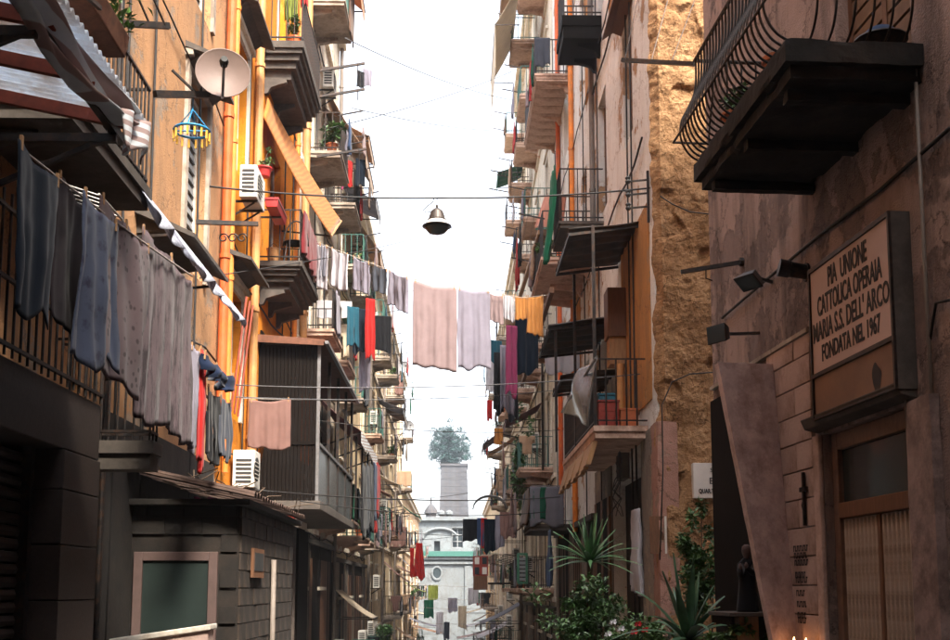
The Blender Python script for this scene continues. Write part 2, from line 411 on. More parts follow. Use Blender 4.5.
# ------------------------------------------------------------------ building kit
def facade(root, Xw, nx, y0, y1, z0, z1, mat, openings=(), depth=.28, thick=7):
    """outer wall with real openings; nx = outward normal (+1 left houses, -1 right houses)"""
    ys_ = sorted(set([y0, y1]+[a for o in openings for a in o[:2]])); zs_ = sorted(set([z0, z1]+[a for o in openings for a in o[2:4]]))
    mb = MB(); xi = Xw - nx*depth
    inside = lambda y, z: any(o[0] < y < o[1] and o[2] < z < o[3] for o in openings)
    q = lambda a, b, c, d: mb.add([a, b, c, d], [(0,1,2,3) if nx > 0 else (3,2,1,0)])
    for ya, yb in zip(ys_[:-1], ys_[1:]):
        for za, zb in zip(zs_[:-1], zs_[1:]):
            if not inside((ya+yb)/2, (za+zb)/2): q((Xw,ya,za),(Xw,yb,za),(Xw,yb,zb),(Xw,ya,zb))
    for a, b, c, d in [o[:4] for o in openings]:
        q((Xw,a,c),(xi,a,c),(xi,a,d),(Xw,a,d)); q((xi,b,c),(Xw,b,c),(Xw,b,d),(xi,b,d))
        q((Xw,a,c),(Xw,b,c),(xi,b,c),(xi,a,c)); q((xi,a,d),(xi,b,d),(Xw,b,d),(Xw,a,d))
        q((xi,a,c),(xi,b,c),(xi,b,d),(xi,a,d))
    xb = Xw - nx*thick
    q((xb,y0,z0),(Xw,y0,z0),(Xw,y0,z1),(xb,y0,z1)); q((Xw,y1,z0),(xb,y1,z0),(xb,y1,z1),(Xw,y1,z1))
    q((Xw,y0,z1),(Xw,y1,z1),(xb,y1,z1),(xb,y0,z1)); q((xb,y1,z0),(xb,y0,z0),(xb,y0,z1),(xb,y1,z1))
    return mb.build('wall', mat, root)
def window(root, Xw, nx, o, style='glass', frame='white paint', shutter='grey shutter', trim=None, detail=True):
    """fills an opening (y0,y1,z0,z1) : window/french door frame > panes, shutters"""
    y0, y1, z0, z1 = o; xo = Xw - nx*.16; mb = MB(); fw = .07
    g = .004
    X0, X1 = xo-.03, xo+.03
    mb.box(X0,X1,y0+g,y0+fw,z0+g,z1-g); mb.box(X0,X1,y1-fw,y1-g,z0+g,z1-g)
    mb.box(X0,X1,y0+fw,y1-fw,z0+g,z0+fw+.03); mb.box(X0,X1,y0+fw,y1-fw,z1-fw,z1-g)
    ym = (y0+y1)/2; mb.box(X0,X1,ym-.04,ym+.04,z0+fw+.03,z1-fw)
    wo_ = mb.build('window', frame, root)
    if style == 'glass':
        for ya, yb in ((y0+fw, ym-.04), (ym+.04, y1-fw)):
            MB().box(xo-.008,xo+.008,ya-.01,yb+.01,z0+fw,z1-fw+.01).build('pane', 'dark glass', wo_)
    else:
        for ya, yb in ((y0+fw, ym-.04), (ym+.04, y1-fw)):
            m2 = MB(); n = max(4, int((z1-z0-2*fw)/.16))
            for i in range(n):
                za = z0+fw+.03+(z1-z0-2*fw-.03)*i/n; zb = z0+fw+.03+(z1-z0-2*fw-.03)*(i+.8)/n
                m2.add([(xo-.02,ya,za),(xo-.02,yb,za),(xo+.02,yb,za),(xo+.02,ya,za),(xo-.02-nx*.0,ya,zb),(xo-.02,yb,zb),(xo+.02-nx*.03,yb,zb),(xo+.02-nx*.03,ya,zb)],
                       [(0,3,2,1),(4,5,6,7),(0,1,5,4),(1,2,6,5),(2,3,7,6),(3,0,4,7)])
            m2.build('shutter_slats', shutter, wo_)
    if style == 'open':
        pass
    if trim:
        t = .14; p = .05
        mb = MB(); A, B = Xw-nx*.01, Xw+nx*p
        mb.box(A,B,y0-t,y0-.002,z0,z1+t); mb.box(A,B,y1+.002,y1+t,z0,z1+t); mb.box(A,B,y0-.002,y1+.002,z1+.002,z1+t)
        mb.box(A,Xw+nx*(p+.06),y0-t-.05,y1+t+.05,z1+t,z1+t+.09)
        if z0 > 0 and (z1-z0) < 1.9: mb.box(A,Xw+nx*(p+.05),y0-t,y1+t,z0-.09,z0-.002)
        mb.build('window_surround', trim, wo_)
    return wo_
def railing_mesh(mb, x0, x1, y0, y1, z, h, step=.12, r=.010, rail=.03, sides=True):
    """three-sided railing; x0 at wall, x1 outer"""
    for zz in (z+h, z+.09):
        mb.box(x1-.015, x1+.015, y0, y1, zz-.012, zz+.012)
        if sides:
            s_ = 1 if x1 > x0 else -1
            mb.box(x0, x1-.016*s_, y0-.013, y0+.013, zz-.012, zz+.012); mb.box(x0, x1-.016*s_, y1-.013, y1+.013, zz-.012, zz+.012)
def bars_positions(x0, x1, y0, y1, step, sides=True):
    out = []; n = max(2, int(abs(y1-y0)/step))
    for i in range(n+1): out.append((x1, y0+(y1-y0)*i/n))
    if sides:
        m = max(1, int(abs(x1-x0)/step))
        for i in range(1, m):
            for y in (y0, y1): out.append((x0+(x1-x0)*i/m, y))
    return out
BALC = {}
def balcony(root, Xw, nx, y0, y1, z, depth=.85, thick=.16, h=1.0, slab='concrete', iron='iron', step=.13, separate=False, brackets=True, mould=False, r=.011):
    x0, x1 = Xw+nx*.002, Xw+nx*depth
    BALC.setdefault(root.name, []).append((y0, y1, z, depth))
    mb = MB(); mb.box(x0, x1, y0, y1, z-thick*.45, z)
    if mould:
        k = [(.45,.75,.04),(.75,1.15,.10),(1.15,1.6,.17),(1.6,2.2,.27)]
        for a, b, ins in k: mb.box(x0, x1-nx*ins, y0+ins, y1-ins, z-thick*b, z-thick*a-.001)
    else: mb.box(x0, x1-nx*.03, y0+.03, y1-.03, z-thick, z-thick*.45-.001)
    if brackets:
        n = 3 if y1-y0 > 2.4 else 2
        zb = z-thick*(2.2 if mould else 1)-.002
        for i in range(n):
            yc = y0+.3+(y1-y0-.6)*i/(n-1)
            mb.prism([(x0,yc-.06,zb),(x1-nx*.36,yc-.06,zb),(x1-nx*.35,yc-.06,zb-.07),(x1-nx*.5,yc-.06,zb-.11),(x0+nx*.12,yc-.06,zb-.17),(x0+nx*.07,yc-.06,zb-.28),(x0,yc-.06,zb-.3)], (0,.12,0))
    sl = mb.build('balcony_slab', slab, root)
    xr = x1-nx*.05; ya, yb = y0+.05, y1-.05
    mb = MB(); railing_mesh(mb, x0, xr, ya, yb, z, h)
    pos = bars_positions(x0, xr, ya, yb, step)
    if not separate:
        for px_, py_ in pos: mb.box(px_-r, px_+r, py_-r, py_+r, z, z+h-.012)
        mb.build('railing', iron, sl)
    else:
        s_ = 1 if xr > x0 else -1
        for zz in (z+h, z+.09): MB().box(xr-.015, xr+.015, ya-.013, yb+.013, zz-.012, zz+.012).box(x0, xr-.015*s_, ya-.013, ya+.013, zz-.0115, zz+.0115).box(x0, xr-.015*s_, yb-.013, yb+.013, zz-.0115, zz+.0115).build('rail', iron, sl)
        src = None
        for px_, py_ in pos:
            if src is None: src = MB().tube([(px_,py_,z),(px_,py_,z+h-.012)], r, 6).build('bar', iron, sl, origin=fr_out((px_,py_,z)))
            else: share(src, 'bar', fr_out((px_,py_,z)), sl)
    return sl
def downpipe(root, x, y, z0, z1, r, mat, collars=True):
    mb = MB(); mb.tube([(x,y,z0),(x,y,z1)], r, 10)
    if collars:
        z = z0+.8
        while z < z1: mb.tube([(x,y,z),(x,y,z+.07)], r*1.25, 10); z += 2.3
    return mb.build('downpipe', mat, root, smooth=False)

# ------------------------------------------------------------------ thing kit
def cloth(name, a, b, drop, mat, label, cat, shape='rect', fold=.04, nf=3.5, group=None, seed=None, flare=0, uneven=.05, taper=0, sag=0, pegs=True, lean=0, res=26):
    """cloth hung from the line between a and b"""
    a, b = Vector(a), Vector(b); rnd = random.Random(seed if seed is not None else sum(map(ord, label)) % 9973)
    ax = (b-a); L = ax.length; nrm = ax.cross(Vector((0,0,1))).normalized(); ph = [rnd.uniform(0, 6.3) for _ in range(6)]
    wu = rnd.uniform(.8, 1.2)
    def fn(u, v):
        uu = .5+(u-.5)*(1+flare*v-taper*v)
        p = a+ax*uu
        amp = fold*(.25+.75*min(1, v*1.6))
        d = amp*(math.sin(u*nf*6.283*wu+ph[0]+.8*v)+.5*math.sin(u*nf*2.3*6.283+ph[1]-1.1*v)+.35*math.sin(v*5+u*4+ph[2]))
        edge = 1+uneven*(math.sin(u*5+ph[3])+.6*math.sin(u*11+ph[4]))*v
        wr = mn.fractal(Vector((u*L*5+ph[0]*3, v*drop*1.6, ph[1]*5)), .9, 2.0, 3)*fold*.55 + mn.noise(Vector((u*L*14+ph[2], v*drop*9, ph[3])))*.006
        pg = (math.sin(u*math.pi)**2 if L < 1 else math.sin(u*2*math.pi)**2)*min(.05, .06*L)*(1-.55*v) if pegs else 0
        z = -drop*v*edge - sag*4*u*(1-u) - pg - .012*math.sin(u*nf*6.28+ph[5])*v
        return p+ax.normalized()*(mn.noise(Vector((v*drop*2.2, ph[4], u*2)))*.03*v)+nrm*(d+wr+lean*v*v)+Vector((0,0,z))
    mask = None
    if shape == 'trousers': mask = lambda u, v: not (v > .36 and abs(u-.5) < .045+.05*(v-.36)) and not (v < .36 and (u < .05 or u > .95)) 
    elif shape == 'shirt': mask = lambda u, v: (.2 < u < .8) or v < .42 - .55*max(0, (.2-u), (u-.8))
    elif shape == 'skirt': mask = lambda u, v: abs(u-.5) < .25+.25*v
    mb = MB().grid(fn, res, res, mask)
    ob = mb.build(name, mat, smooth=True, solid=.008)
    tag(ob, label, cat, group)
    if pegs:
        for u in ((.06,.94) if L < 1 else (.04,.5,.96)):
            p = fn(u, 0)
            MB().box(p.x-.008,p.x+.008,p.y-.012,p.y+.012,p.z-.05,p.z+.035).build('peg', 'tan wood', ob)
    return ob
def line_cloth(name, p0, p1, pyb, Y, mat, label, cat, **k):
    """cloth facing the camera at depth Y: top corners from pixels p0,p1, bottom row pyb"""
    a = at(*p0, Y=Y); b = at(*p1, Y=Y); c = at((p0[0]+p1[0])/2, pyb, Y=Y)
    return cloth(name, a, b, (a.z+b.z)/2-c.z, mat, label, cat, **k)
def wall_cloth(name, p0, p1, pyb, X, mat, label, cat, **k):
    """cloth hanging along the street at distance X from its middle; pyb bottom at p1"""
    a = at(*p0, X=X); b = at(*p1, X=X); c = at(p1[0], pyb, X=X)
    z = (a.z+b.z)/2; a.z = b.z = z
    return cloth(name, a, b, z-c.z, mat, label, cat, **k)
def cable(p, q, sag, r, mat, label, cat='cable', group=None, n=16, name='cable'):
    p, q = Vector(p), Vector(q)
    pts = [p.lerp(q, i/n)-Vector((0,0,sag*4*(i/n)*(1-i/n))) for i in range(n+1)]
    return tag(MB().tube(pts, r, 6).build(name, mat, smooth=True), label, cat, group)
def ac_unit(x, y, z, nx, label, w_=.78, h=.55, d=.28, face='street', group='air conditioning units'):
    """box with fan grille; face 'street' (towards the middle) or 'camera'"""
    t = thing('air_conditioner', (x, y, z), label, 'air conditioner', group)
    MB().box(x-d/2, x+d/2, y-w_/2, y+w_/2, z, z+h).build('case', 'white plastic', t, bevel=.015)
    gx = x+nx*(d/2)
    mb = MB(); mb.lathe((gx, y-.1, z+h/2), [(.2,0),(.2,.012*1)], 20, (nx,0,0)); mb.build('fan_grille', 'vent dark', t)
    for i in range(6):
        zz = z+.09+i*.065
        MB().box(gx+nx*.014, gx+nx*.022, y-.3, y+.1, zz, zz+.012).build('grille_bar', 'white plastic', t)
    ys2 = y-w_/2
    for i in range(6):
        zz = z+.08+i*.07
        MB().box(x-d*.35, x+d*.35, ys2-.006, ys2+.002, zz, zz+.04).build('side_louvre', 'vent dark', t)
    for yy in (y-w_*.3, y+w_*.3):
        MB().bar((x-nx*d*.9, yy, z-.02), (x+nx*d*.5, yy, z-.02), .035).bar((x-nx*d*.85, yy, z-.25), (x+nx*d*.3, yy, z-.04), .025).build('bracket', 'iron', t)
    return t
def dish(c, r, facing, label, mat='dish', mount=None, group=None):
    t = thing('satellite_dish', c, label, 'satellite dish', group); c = Vector(c); f = Vector(facing).normalized()
    prof = [(r*s, r*.28*(s*s)-r*.28) for s in (0.001,.25,.5,.7,.85,.95,1.0)]
    prof2 = [(r*1.0, .012), (r*.97, .006)] + [(r*s, r*.28*(s*s)-r*.28+.012) for s in (.9,.6,.3,.001)]
    MB().lathe(c, prof+prof2, 32, f).build('reflector', mat, t, smooth=True)
    low = c - Vector((0,0,1))*r*.95; foc = c + f*r*1.0 - Vector((0,0,r*.15))
    MB().tube([low, low+f*r*.35-Vector((0,0,r*.1)), foc], .014, 6).build('feed_arm', 'grey metal', t, smooth=True)
    MB().lathe(foc, [(.035,-.06),(.045,0),(.03,.05)], 12, f).build('receiver', 'vent dark', t)
    if mount is not None: MB().tube([c-f*r*.25, c-f*r*.45, mount], .022, 8).build('mount', 'iron', t)
    return t
def leaf_quad(mb, p, d, up, L, W, bend=.25):
    d = Vector(d).normalized(); s = d.cross(up)
    if s.length < 1e-3: s = Vector((1,0,0))
    s.normalize(); n = s.cross(d); p = Vector(p); m = p+d*L*.5+n*L*bend*.35; e = p+d*L-n*L*bend*.2
    mb.add([p, m-s*W/2, e, m+s*W/2], [(0,1,2),(0,2,3)])
def bush(name, c, rx, ry, rz, n, mat, label, L=.11, W=.06, stems=5, seed=1, group=None, cat='plant', pot=None, base=None):
    rnd = random.Random(seed); c = Vector(c); t = thing(name, (c.x, c.y, base if base is not None else c.z-rz), label, cat, group)
    cl = [(Vector((rnd.gauss(0,.42)*rx, rnd.gauss(0,.42)*ry, rnd.gauss(0,.42)*rz)), rnd.uniform(.16,.34)) for _ in range(max(6, n//60))]
    mb = MB()
    for _ in range(n):
        o, rr = rnd.choice(cl); v = Vector((rnd.gauss(0,1), rnd.gauss(0,1), rnd.gauss(0,1))).normalized()*rr*rnd.uniform(.4,1)
        p = c+o+Vector((v.x*rx, v.y*ry, v.z*rz))
        leaf_quad(mb, p, v+Vector((rnd.uniform(-.6,.6), rnd.uniform(-.6,.6), rnd.uniform(-.5,.5))), Vector((rnd.uniform(-.5,.5),rnd.uniform(-.5,.5),1)), L*rnd.uniform(.7,1.3), W*rnd.uniform(.7,1.3))
    mb.build('foliage', mat, t)
    mb = MB(); b = Vector((c.x, c.y, (base if base is not None else c.z-rz)))
    for o, rr in cl[:stems]: mb.tube([b+Vector((rnd.uniform(-.05,.05),rnd.uniform(-.05,.05),0)), b.lerp(c+o,.5)+Vector((rnd.uniform(-.05,.05),0,0)), c+o], [.018,.012,.005], 5)
    mb.build('stem', 'bark', t)
    if pot:
        r_, h_, m_ = pot
        MB().lathe((b.x,b.y,b.z-h_), [(r_*.7,0),(r_*.95,h_*.85),(r_*1.08,h_*.86),(r_*1.08,h_),(r_*.9,h_),(r_*.85,h_*.9),(.01,h_*.9)], 18).build('pot', m_, t)
    return t
def rosette(name, c, n, L, W, mat, label, seed=1, spread=(.2,1.25), stem=0, cat='plant', droop=.35, separate=False):
    rnd = random.Random(seed); c = Vector(c); t = thing(name, c-Vector((0,0,stem)), label, cat)
    for i in range(n):
        a = i*2.399+rnd.uniform(-.2,.2); el = spread[0]+(spread[1]-spread[0])*(i/n) ; l = L*rnd.uniform(.8,1.1)
        d = Vector((math.cos(a)*math.sin(el), math.sin(a)*math.sin(el), math.cos(el))); s = Vector((-math.sin(a), math.cos(a), 0))
        nn = s.cross(d); mb = MB(); rows = []
        for k in range(6):
            q = k/5; p = c+d*l*q-Vector((0,0,1))*l*droop*q*q*math.sin(el); w_ = W*(.75+.5*q if q < .35 else max(.02, .92*(1-((q-.35)/.65)**1.6)))
            rows += [p-s*w_/2+nn*W*.14, p, p+s*w_/2+nn*W*.14]
        mb.add(rows, [(k*3+j, k*3+j+1, k*3+j+4, k*3+j+3) for k in range(5) for j in range(2)])
        mb.build('leaf', mat, t, smooth=True)
    if stem: MB().tube([c-Vector((0,0,stem)), c], [.06,.045], 8).build('trunk', 'bark', t)
    return t
def text_part(root, txt, org, xdir, zdir, size, mat, width=None, off=0.0, name='lettering', align='CENTER'):
    cu = bpy.data.curves.new('t', 'FONT'); cu.body = txt; cu.size = size; cu.align_x = align; cu.extrude = .002; cu.offset = off; cu.resolution_u = 3
    ob = bpy.data.objects.new('t', cu); COL.objects.link(ob); bpy.context.view_layer.update()
    dg = bpy.context.evaluated_depsgraph_get(); me = bpy.data.meshes.new_from_object(ob.evaluated_get(dg)); sx = 1
    if width and ob.dimensions.x > 0: sx = width/ob.dimensions.x
    bpy.data.objects.remove(ob); bpy.data.curves.remove(cu)
    xd = Vector(xdir).normalized(); zd = Vector(zdir).normalized(); nd = xd.cross(zd); org = Vector(org)
    mb = MB(); mb.v = [org+xd*v.co.x*sx+zd*v.co.y+nd*v.co.z for v in me.vertices]; mb.f = [tuple(p.vertices) for p in me.polygons]
    bpy.data.meshes.remove(me)
    return mb.build(name, mat, root)


# ================================================================== LEFT SIDE
XL = -3.7
# ---- near left house
la = thing('apartment_house', (XL, 3, 0), 'beige plastered house above the dark garage, with the upper iron balcony and planter', 'house')
la_op = [(14.5,15.7,6.0,8.7), (8.2,9.4,5.5,7.9), (6.0,7.2,3.5,5.2), (11.6,12.7,9.4,11.6), (14.5,15.7,9.9,12.2)]
facade(la, XL, 1, -5.9, 16.9, -2, 18, 'beige plaster', la_op)
for i, o in enumerate(la_op): window(la, XL, 1, o, 'glass' if i % 2 else 'shutter', 'white paint', 'grey shutter', 'concrete')
# ground floor front with rolling shutter
gx = -3.2; ye = at(97, 520, X=gx).y; yp = at(60, 520, X=gx).y; zl0 = at(60, 447, X=gx).z; zl1 = zl0+.5
MB().box(XL+.002, gx, -6, ye-.02, zl0, zl1).build('lintel', 'dark granite', la, bevel=.01)
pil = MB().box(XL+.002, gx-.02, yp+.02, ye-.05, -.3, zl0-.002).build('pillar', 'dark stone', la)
z = -.3; k = 0
while z < zl0-.05:
    z2 = min(z+.45, zl0-.004)
    MB().box(gx-.25, gx+.015, yp, ye-.02, z+.006, z2-.006).build('facing_slab', 'dark granite', pil, bevel=.006)
    MB().box(XL+.05, gx-.26, ye-.06, ye-.008, z+.006, z2-.006).build('facing_slab', 'dark granite', pil, bevel=.006)
    z = z2
sh = MB().box(XL+.02, XL+.06, 3.5, yp, -.3, zl0-.002).build('rolling_shutter', 'shutter', la)
z = -.2
src = None
while z < zl0-.08:
    if src is None:
        mb = MB(); prof = [(0,0),(.035,.012),(.045,.045),(.03,.085),(0,.092)]
        mb.prism([(gx-.33+a, 3.6, z+b) for a, b in prof], (0, yp-3.62, 0)); src = mb.build('slat', 'shutter', sh, origin=(gx-.33, 3.6, z))
    else: share(src, 'slat', (gx-.33, 3.6, z), sh)
    z += .1
MB().box(gx-.30, gx-.22, yp-.09, yp-.01, -.3, zl0-.002).build('guide_rail', 'iron', sh)
# railing above the garage
zr0 = zl1; zr1 = zl1+1.05; mb = MB(); xr = gx+.02
for zz in (zr0+.08, zr0+.55, zr1): mb.box(xr-.015, xr+.015, 3.6, ye-.05, zz-.014, zz+.014)
mb.box(XL, xr, ye-.07, ye-.045, zr1-.014, zr1+.014)
rl = mb.build('railing', 'iron', la); src = None
n = 44
for i in range(n):
    y = 3.7+(ye-3.8)*i/(n-1)
    if src is None: src = MB().tube([(xr,y,zr0),(xr,y,zr1+.12)], .011, 6).build('bar', 'iron', rl, origin=(xr,y,zr0))
    else: share(src, 'bar', (xr,y,zr0), rl)
# lower concrete balcony stub beside the sheets
a = at(163, 445, X=-2.75); b = at(100, 440, X=-2.75)
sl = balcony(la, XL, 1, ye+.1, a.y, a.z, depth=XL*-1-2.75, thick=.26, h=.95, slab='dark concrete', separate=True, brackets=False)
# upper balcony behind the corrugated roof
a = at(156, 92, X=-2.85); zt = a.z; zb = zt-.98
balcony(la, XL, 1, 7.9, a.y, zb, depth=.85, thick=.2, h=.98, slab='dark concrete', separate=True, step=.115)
# planter on the upper balcony
pc = at(95, 20, X=-2.75)
t = thing('planter_box', (pc.x, pc.y, pc.z-.1), 'long dark red planter with leggy greenery on the upper left balcony rail', 'planter')
MB().prism([(pc.x-.1,pc.y-.45,pc.z-.08),(pc.x+.1,pc.y-.45,pc.z-.08),(pc.x+.13,pc.y-.45,pc.z+.1),(pc.x-.13,pc.y-.45,pc.z+.1)], (0,.9,0)).build('trough', 'rust metal', t, bevel=.01)
mb = MB(); rnd = random.Random(3)
for i in range(420):
    p = Vector((pc.x+rnd.gauss(0,.1), pc.y+rnd.uniform(-.45,.45), pc.z+.1+abs(rnd.gauss(0,.13))))
    leaf_quad(mb, p, (rnd.uniform(-1,1), rnd.uniform(-1,1), rnd.uniform(-.3,1)), Vector((0,0,1)), .09, .035)
mb.build('foliage', 'leaf mid', t)
# downpipes at the house joint
downpipe(la, XL+.1, 16.72, 3.6, 19, .07, 'red pipe')
downpipe(la, XL+.06, 10.5, -.3, 3.9, .04, 'tan pipe')
downpipe(la, XL+.08, 11.3, -.3, 12, .03, 'iron', False)

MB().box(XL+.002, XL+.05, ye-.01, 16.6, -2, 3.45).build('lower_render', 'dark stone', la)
# corrugated roof on red beams
c0 = at(151, 122, X=-2.25); c1 = at(60, 2, X=-2.25); ze = (c0.z+c1.z)/2
t = thing('corrugated_canopy', (-2.9, 6, ze), 'grey corrugated sheet canopy on red beams over the near left balcony', 'canopy')
y_near, y_far = 4.2, c0.y
def cor(u, v):
    y = y_near+(y_far-y_near)*u; x = -2.25-1.44*v
    return (x, y, ze+.30*v+.022*math.sin(y/.085*2*math.pi))
MB().grid(cor, int((y_far-y_near)/.085*8), 3).build('roof_sheet', 'corrugated sheet', t, smooth=True, solid=.006)
for i, y in enumerate([y_far-.25, y_far-.95, y_far-1.65, y_far-2.4, y_far-3.2]):
    MB().bar((-2.35,y,ze-.06),(-3.69,y,ze+.22),.05,.09).build('beam', 'red beam', t)
MB().bar((-2.42,y_near,ze-.14),(-2.42,y_far-.1,ze-.14),.05,.06).build('edge_rail', 'iron', t)
for y in (y_far-.3, y_far-1.8):
    MB().bar((-2.4,y,ze-.17),(-3.68,y,ze-.75),.035,.035).build('strut', 'iron', t)
    MB().bar((-2.4,y,ze-.2),(-3.68,y,ze-.2),.045,.06).build('arm', 'iron', t)
# striped awning gathered along the canopy edge
P = [at(-8,-30,X=-2.42), at(22,12,X=-2.42), at(45,52,X=-2.42), at(72,86,X=-2.40), at(103,104,X=-2.36), at(126,124,X=-2.3)]
Q = [at(25,-30,X=-2.36), at(48,2,X=-2.36), at(74,44,X=-2.36), at(100,78,X=-2.34), at(122,100,X=-2.3), at(136,112,X=-2.27)]
def drape(u, v):
    s_ = u*(len(P)-1); i = min(int(s_), len(P)-2); f = s_-i
    a_ = P[i].lerp(P[i+1], f); b_ = Q[i].lerp(Q[i+1], f)
    p = b_.lerp(a_, v); return p+Vector((.06*math.sin(v*9+u*3)+.03*math.sin(v*17-u*5), 0, -.05*math.sin(v*math.pi)))
t = thing('striped_awning', (-2.05, 7, P[3].z), 'blue grey and brown striped canvas awning gathered along the corrugated canopy edge', 'awning')
MB().grid(drape, 40, 22).build('canvas', 'striped awning', t, smooth=True, solid=.01)
a = at(121, 108, X=-2.28); b = at(149, 126, X=-2.24)
def val(u, v):
    p = a.lerp(b, u)+Vector((.05*math.sin(u*10+v), 0, 0)); p.z -= (.26+.05*math.sin(u*7))*v; return p
MB().grid(val, 20, 8).build('valance', 'striped awning', t, smooth=True, solid=.01)
MB().bar(at(100,8,X=-2.6), at(58,-30,X=-2.6), .03).build('rod', 'iron', t)

# arms, dish and clip hanger
a = at(155, 94, X=-2.8); b = at(208, 95, Y=a.y+.5)
t = thing('dish_pole', a, 'black iron arm reaching out from the upper left balcony to the satellite dish', 'bracket')
MB().bar(a, b, .05, .06).build('arm', 'iron', t)
MB().bar(at(172,70,Y=a.y+.3), at(196,93,Y=a.y+.45), .02).build('stay', 'iron', t)
dc = at(223, 73, Y=a.y+.35)
dish(dc, .262, (.25,-1,.12), 'large pinkish satellite dish on the black arm beside the beige wall', 'dish', mount=b)
hc = at(192, 131, Y=a.y+.4)
t = thing('clip_hanger', (hc.x,hc.y,hc.z-.15), 'round blue clip hanger with yellow pegs hanging below the satellite dish arm', 'hanger')
def ring(c, r, n=20): return [c+Vector((math.cos(6.2832*i/n)*r, math.sin(6.2832*i/n)*r, 0)) for i in range(n+1)]
MB().tube(ring(hc, .17), .012, 6).tube([hc+Vector((-.17,0,0)), hc+Vector((.17,0,0))], .008, 5).build('ring', 'blue plastic', t, smooth=True)
mb = MB()
for i in range(4):
    p = hc+Vector((math.cos(i*1.57)*.17, math.sin(i*1.57)*.17, 0)); mb.tube([p, hc+Vector((0,0,.22))], .006, 5)
mb.tube([hc+Vector((0,0,.22)), hc+Vector((0,0,.36))], .008, 5); mb.build('cord', 'blue plastic', t)
for i in range(16):
    p = hc+Vector((math.cos(i*.3927)*.17, math.sin(i*.3927)*.17, -.02))
    MB().box(p.x-.009,p.x+.009,p.y-.009,p.y+.009,p.z-.085,p.z).build('peg', 'yellow plastic', t)
a = at(115, 23, X=-2.8); b = at(169, 26, Y=a.y+.4)
t = thing('clothesline_pole', a, 'thin black arm with hanging stays above the upper left balcony', 'bracket')
MB().bar(a, b, .04, .05).build('arm', 'iron', t)
for px in (150, 165): MB().tube([at(px,25,Y=a.y+.35), at(px-17,-14,Y=a.y+.2)], .01, 5).build('stay', 'iron', t)
a = at(196, 222, X=-3.6); b = at(258, 224, Y=a.y+.3)
t = thing('clothesline_pole', a, 'black wall arm with curled scrollwork on the yellow facade', 'bracket')
MB().bar(a, b, .05, .06).build('arm', 'iron', t)
cc = at(232, 238, Y=a.y+.2)
mb = MB()
for i in range(3):
    o = cc+Vector((-.12+.13*i, 0, 0)); mb.tube([o+Vector((math.cos(k*.5)*.07*(1-k*.04), 0, math.sin(k*.5)*.07*(1-k*.04))) for k in range(16)], .012, 5)
mb.build('scroll', 'iron', t, smooth=True)

# washing hung along the near left balcony
G = 'washing along the near left balcony'
XC = -2.45
ln = cable(at(20,148,X=XC), at(192,276,X=XC), .02, .008, 'rope', 'rope under the corrugated canopy carrying sheets along the left balcony', 'clothesline', name='clothesline')
wall_cloth('hung_cloth', (18,142), (60,178), 332, XC+.06, 'navy cloth', 'dark navy cloth hung beneath the corrugated canopy', 'washing', group=G, fold=.022, nf=1.6)
wall_cloth('bed_sheet', (56,178), (104,216), 352, XC-.10, 'dark flower sheet', 'dark patterned sheet between the navy cloth and the blue flowered sheet', 'sheet', group=G, fold=.03, nf=2)
wall_cloth('bed_sheet', (84,192), (118,224), 376, XC+.05, 'blue flower sheet', 'narrow blue flowered sheet hung before the dark railing', 'sheet', group=G, fold=.035, nf=1.8, flare=.2, uneven=.06)
wall_cloth('bed_sheet', (100,203), (150,242), 400, XC+.0, 'dotted sheet', 'pinkish dotted sheet with a wavy hem beside the streaked sheet', 'sheet', group=G, fold=.035, nf=1.7, uneven=.04, flare=.1)
wall_cloth('bed_sheet', (143,234), (193,276), 446, XC-.03, 'mauve streak sheet', 'long mauve sheet with dark streaks reaching down to the concrete balcony', 'sheet', group=G, fold=.028, nf=5, uneven=.02)
wall_cloth('towel', (192,345), (200,352), 450, -2.7, 'lilac cloth', 'narrow lilac towel beyond the long streaked sheet', 'towel', fold=.03, group=G)
wall_cloth('trousers', (207,388), (220,396), 465, -2.62, 'black cloth', 'black trousers hung below the blue cloth near the red pipe', 'trousers', shape='trousers', fold=.02, group=G)
wall_cloth('trousers', (220,396), (231,402), 462, -2.6, 'slate cloth', 'slate grey trousers next to the black trousers by the red pipe', 'trousers', shape='trousers', fold=.02, group=G)
wall_cloth('shirt', (205,358), (230,372), 392, -2.6, 'ink blue cloth', 'crumpled dark blue cloth bundled over a rack by the red pipe', 'cloth', fold=.06, group=G)
wall_cloth('cloth_strip', (201,350), (206,352), 470, -2.66, 'red cloth', 'narrow red cloth between the lilac towel and the black trousers', 'cloth', fold=.02, group=G)
# drying rack with white rods
p = at(80, 195, X=-3.0)
t = thing('drying_rack', p, 'small white wire rack hanging under the left canopy', 'rack')
for i in range(5): MB().tube([p+Vector((-.3,-.25+.12*i,.08)), p+Vector((.25,-.25+.12*i,-.1))], .008, 5).build('rod', 'white plastic', t)
MB().tube([p+Vector((-.3,-.3,.08)), p+Vector((-.3,.3,.08))], .01, 5).tube([p+Vector((.25,-.3,-.1)), p+Vector((.25,.3,-.1))], .01, 5).build('frame', 'white plastic', t)
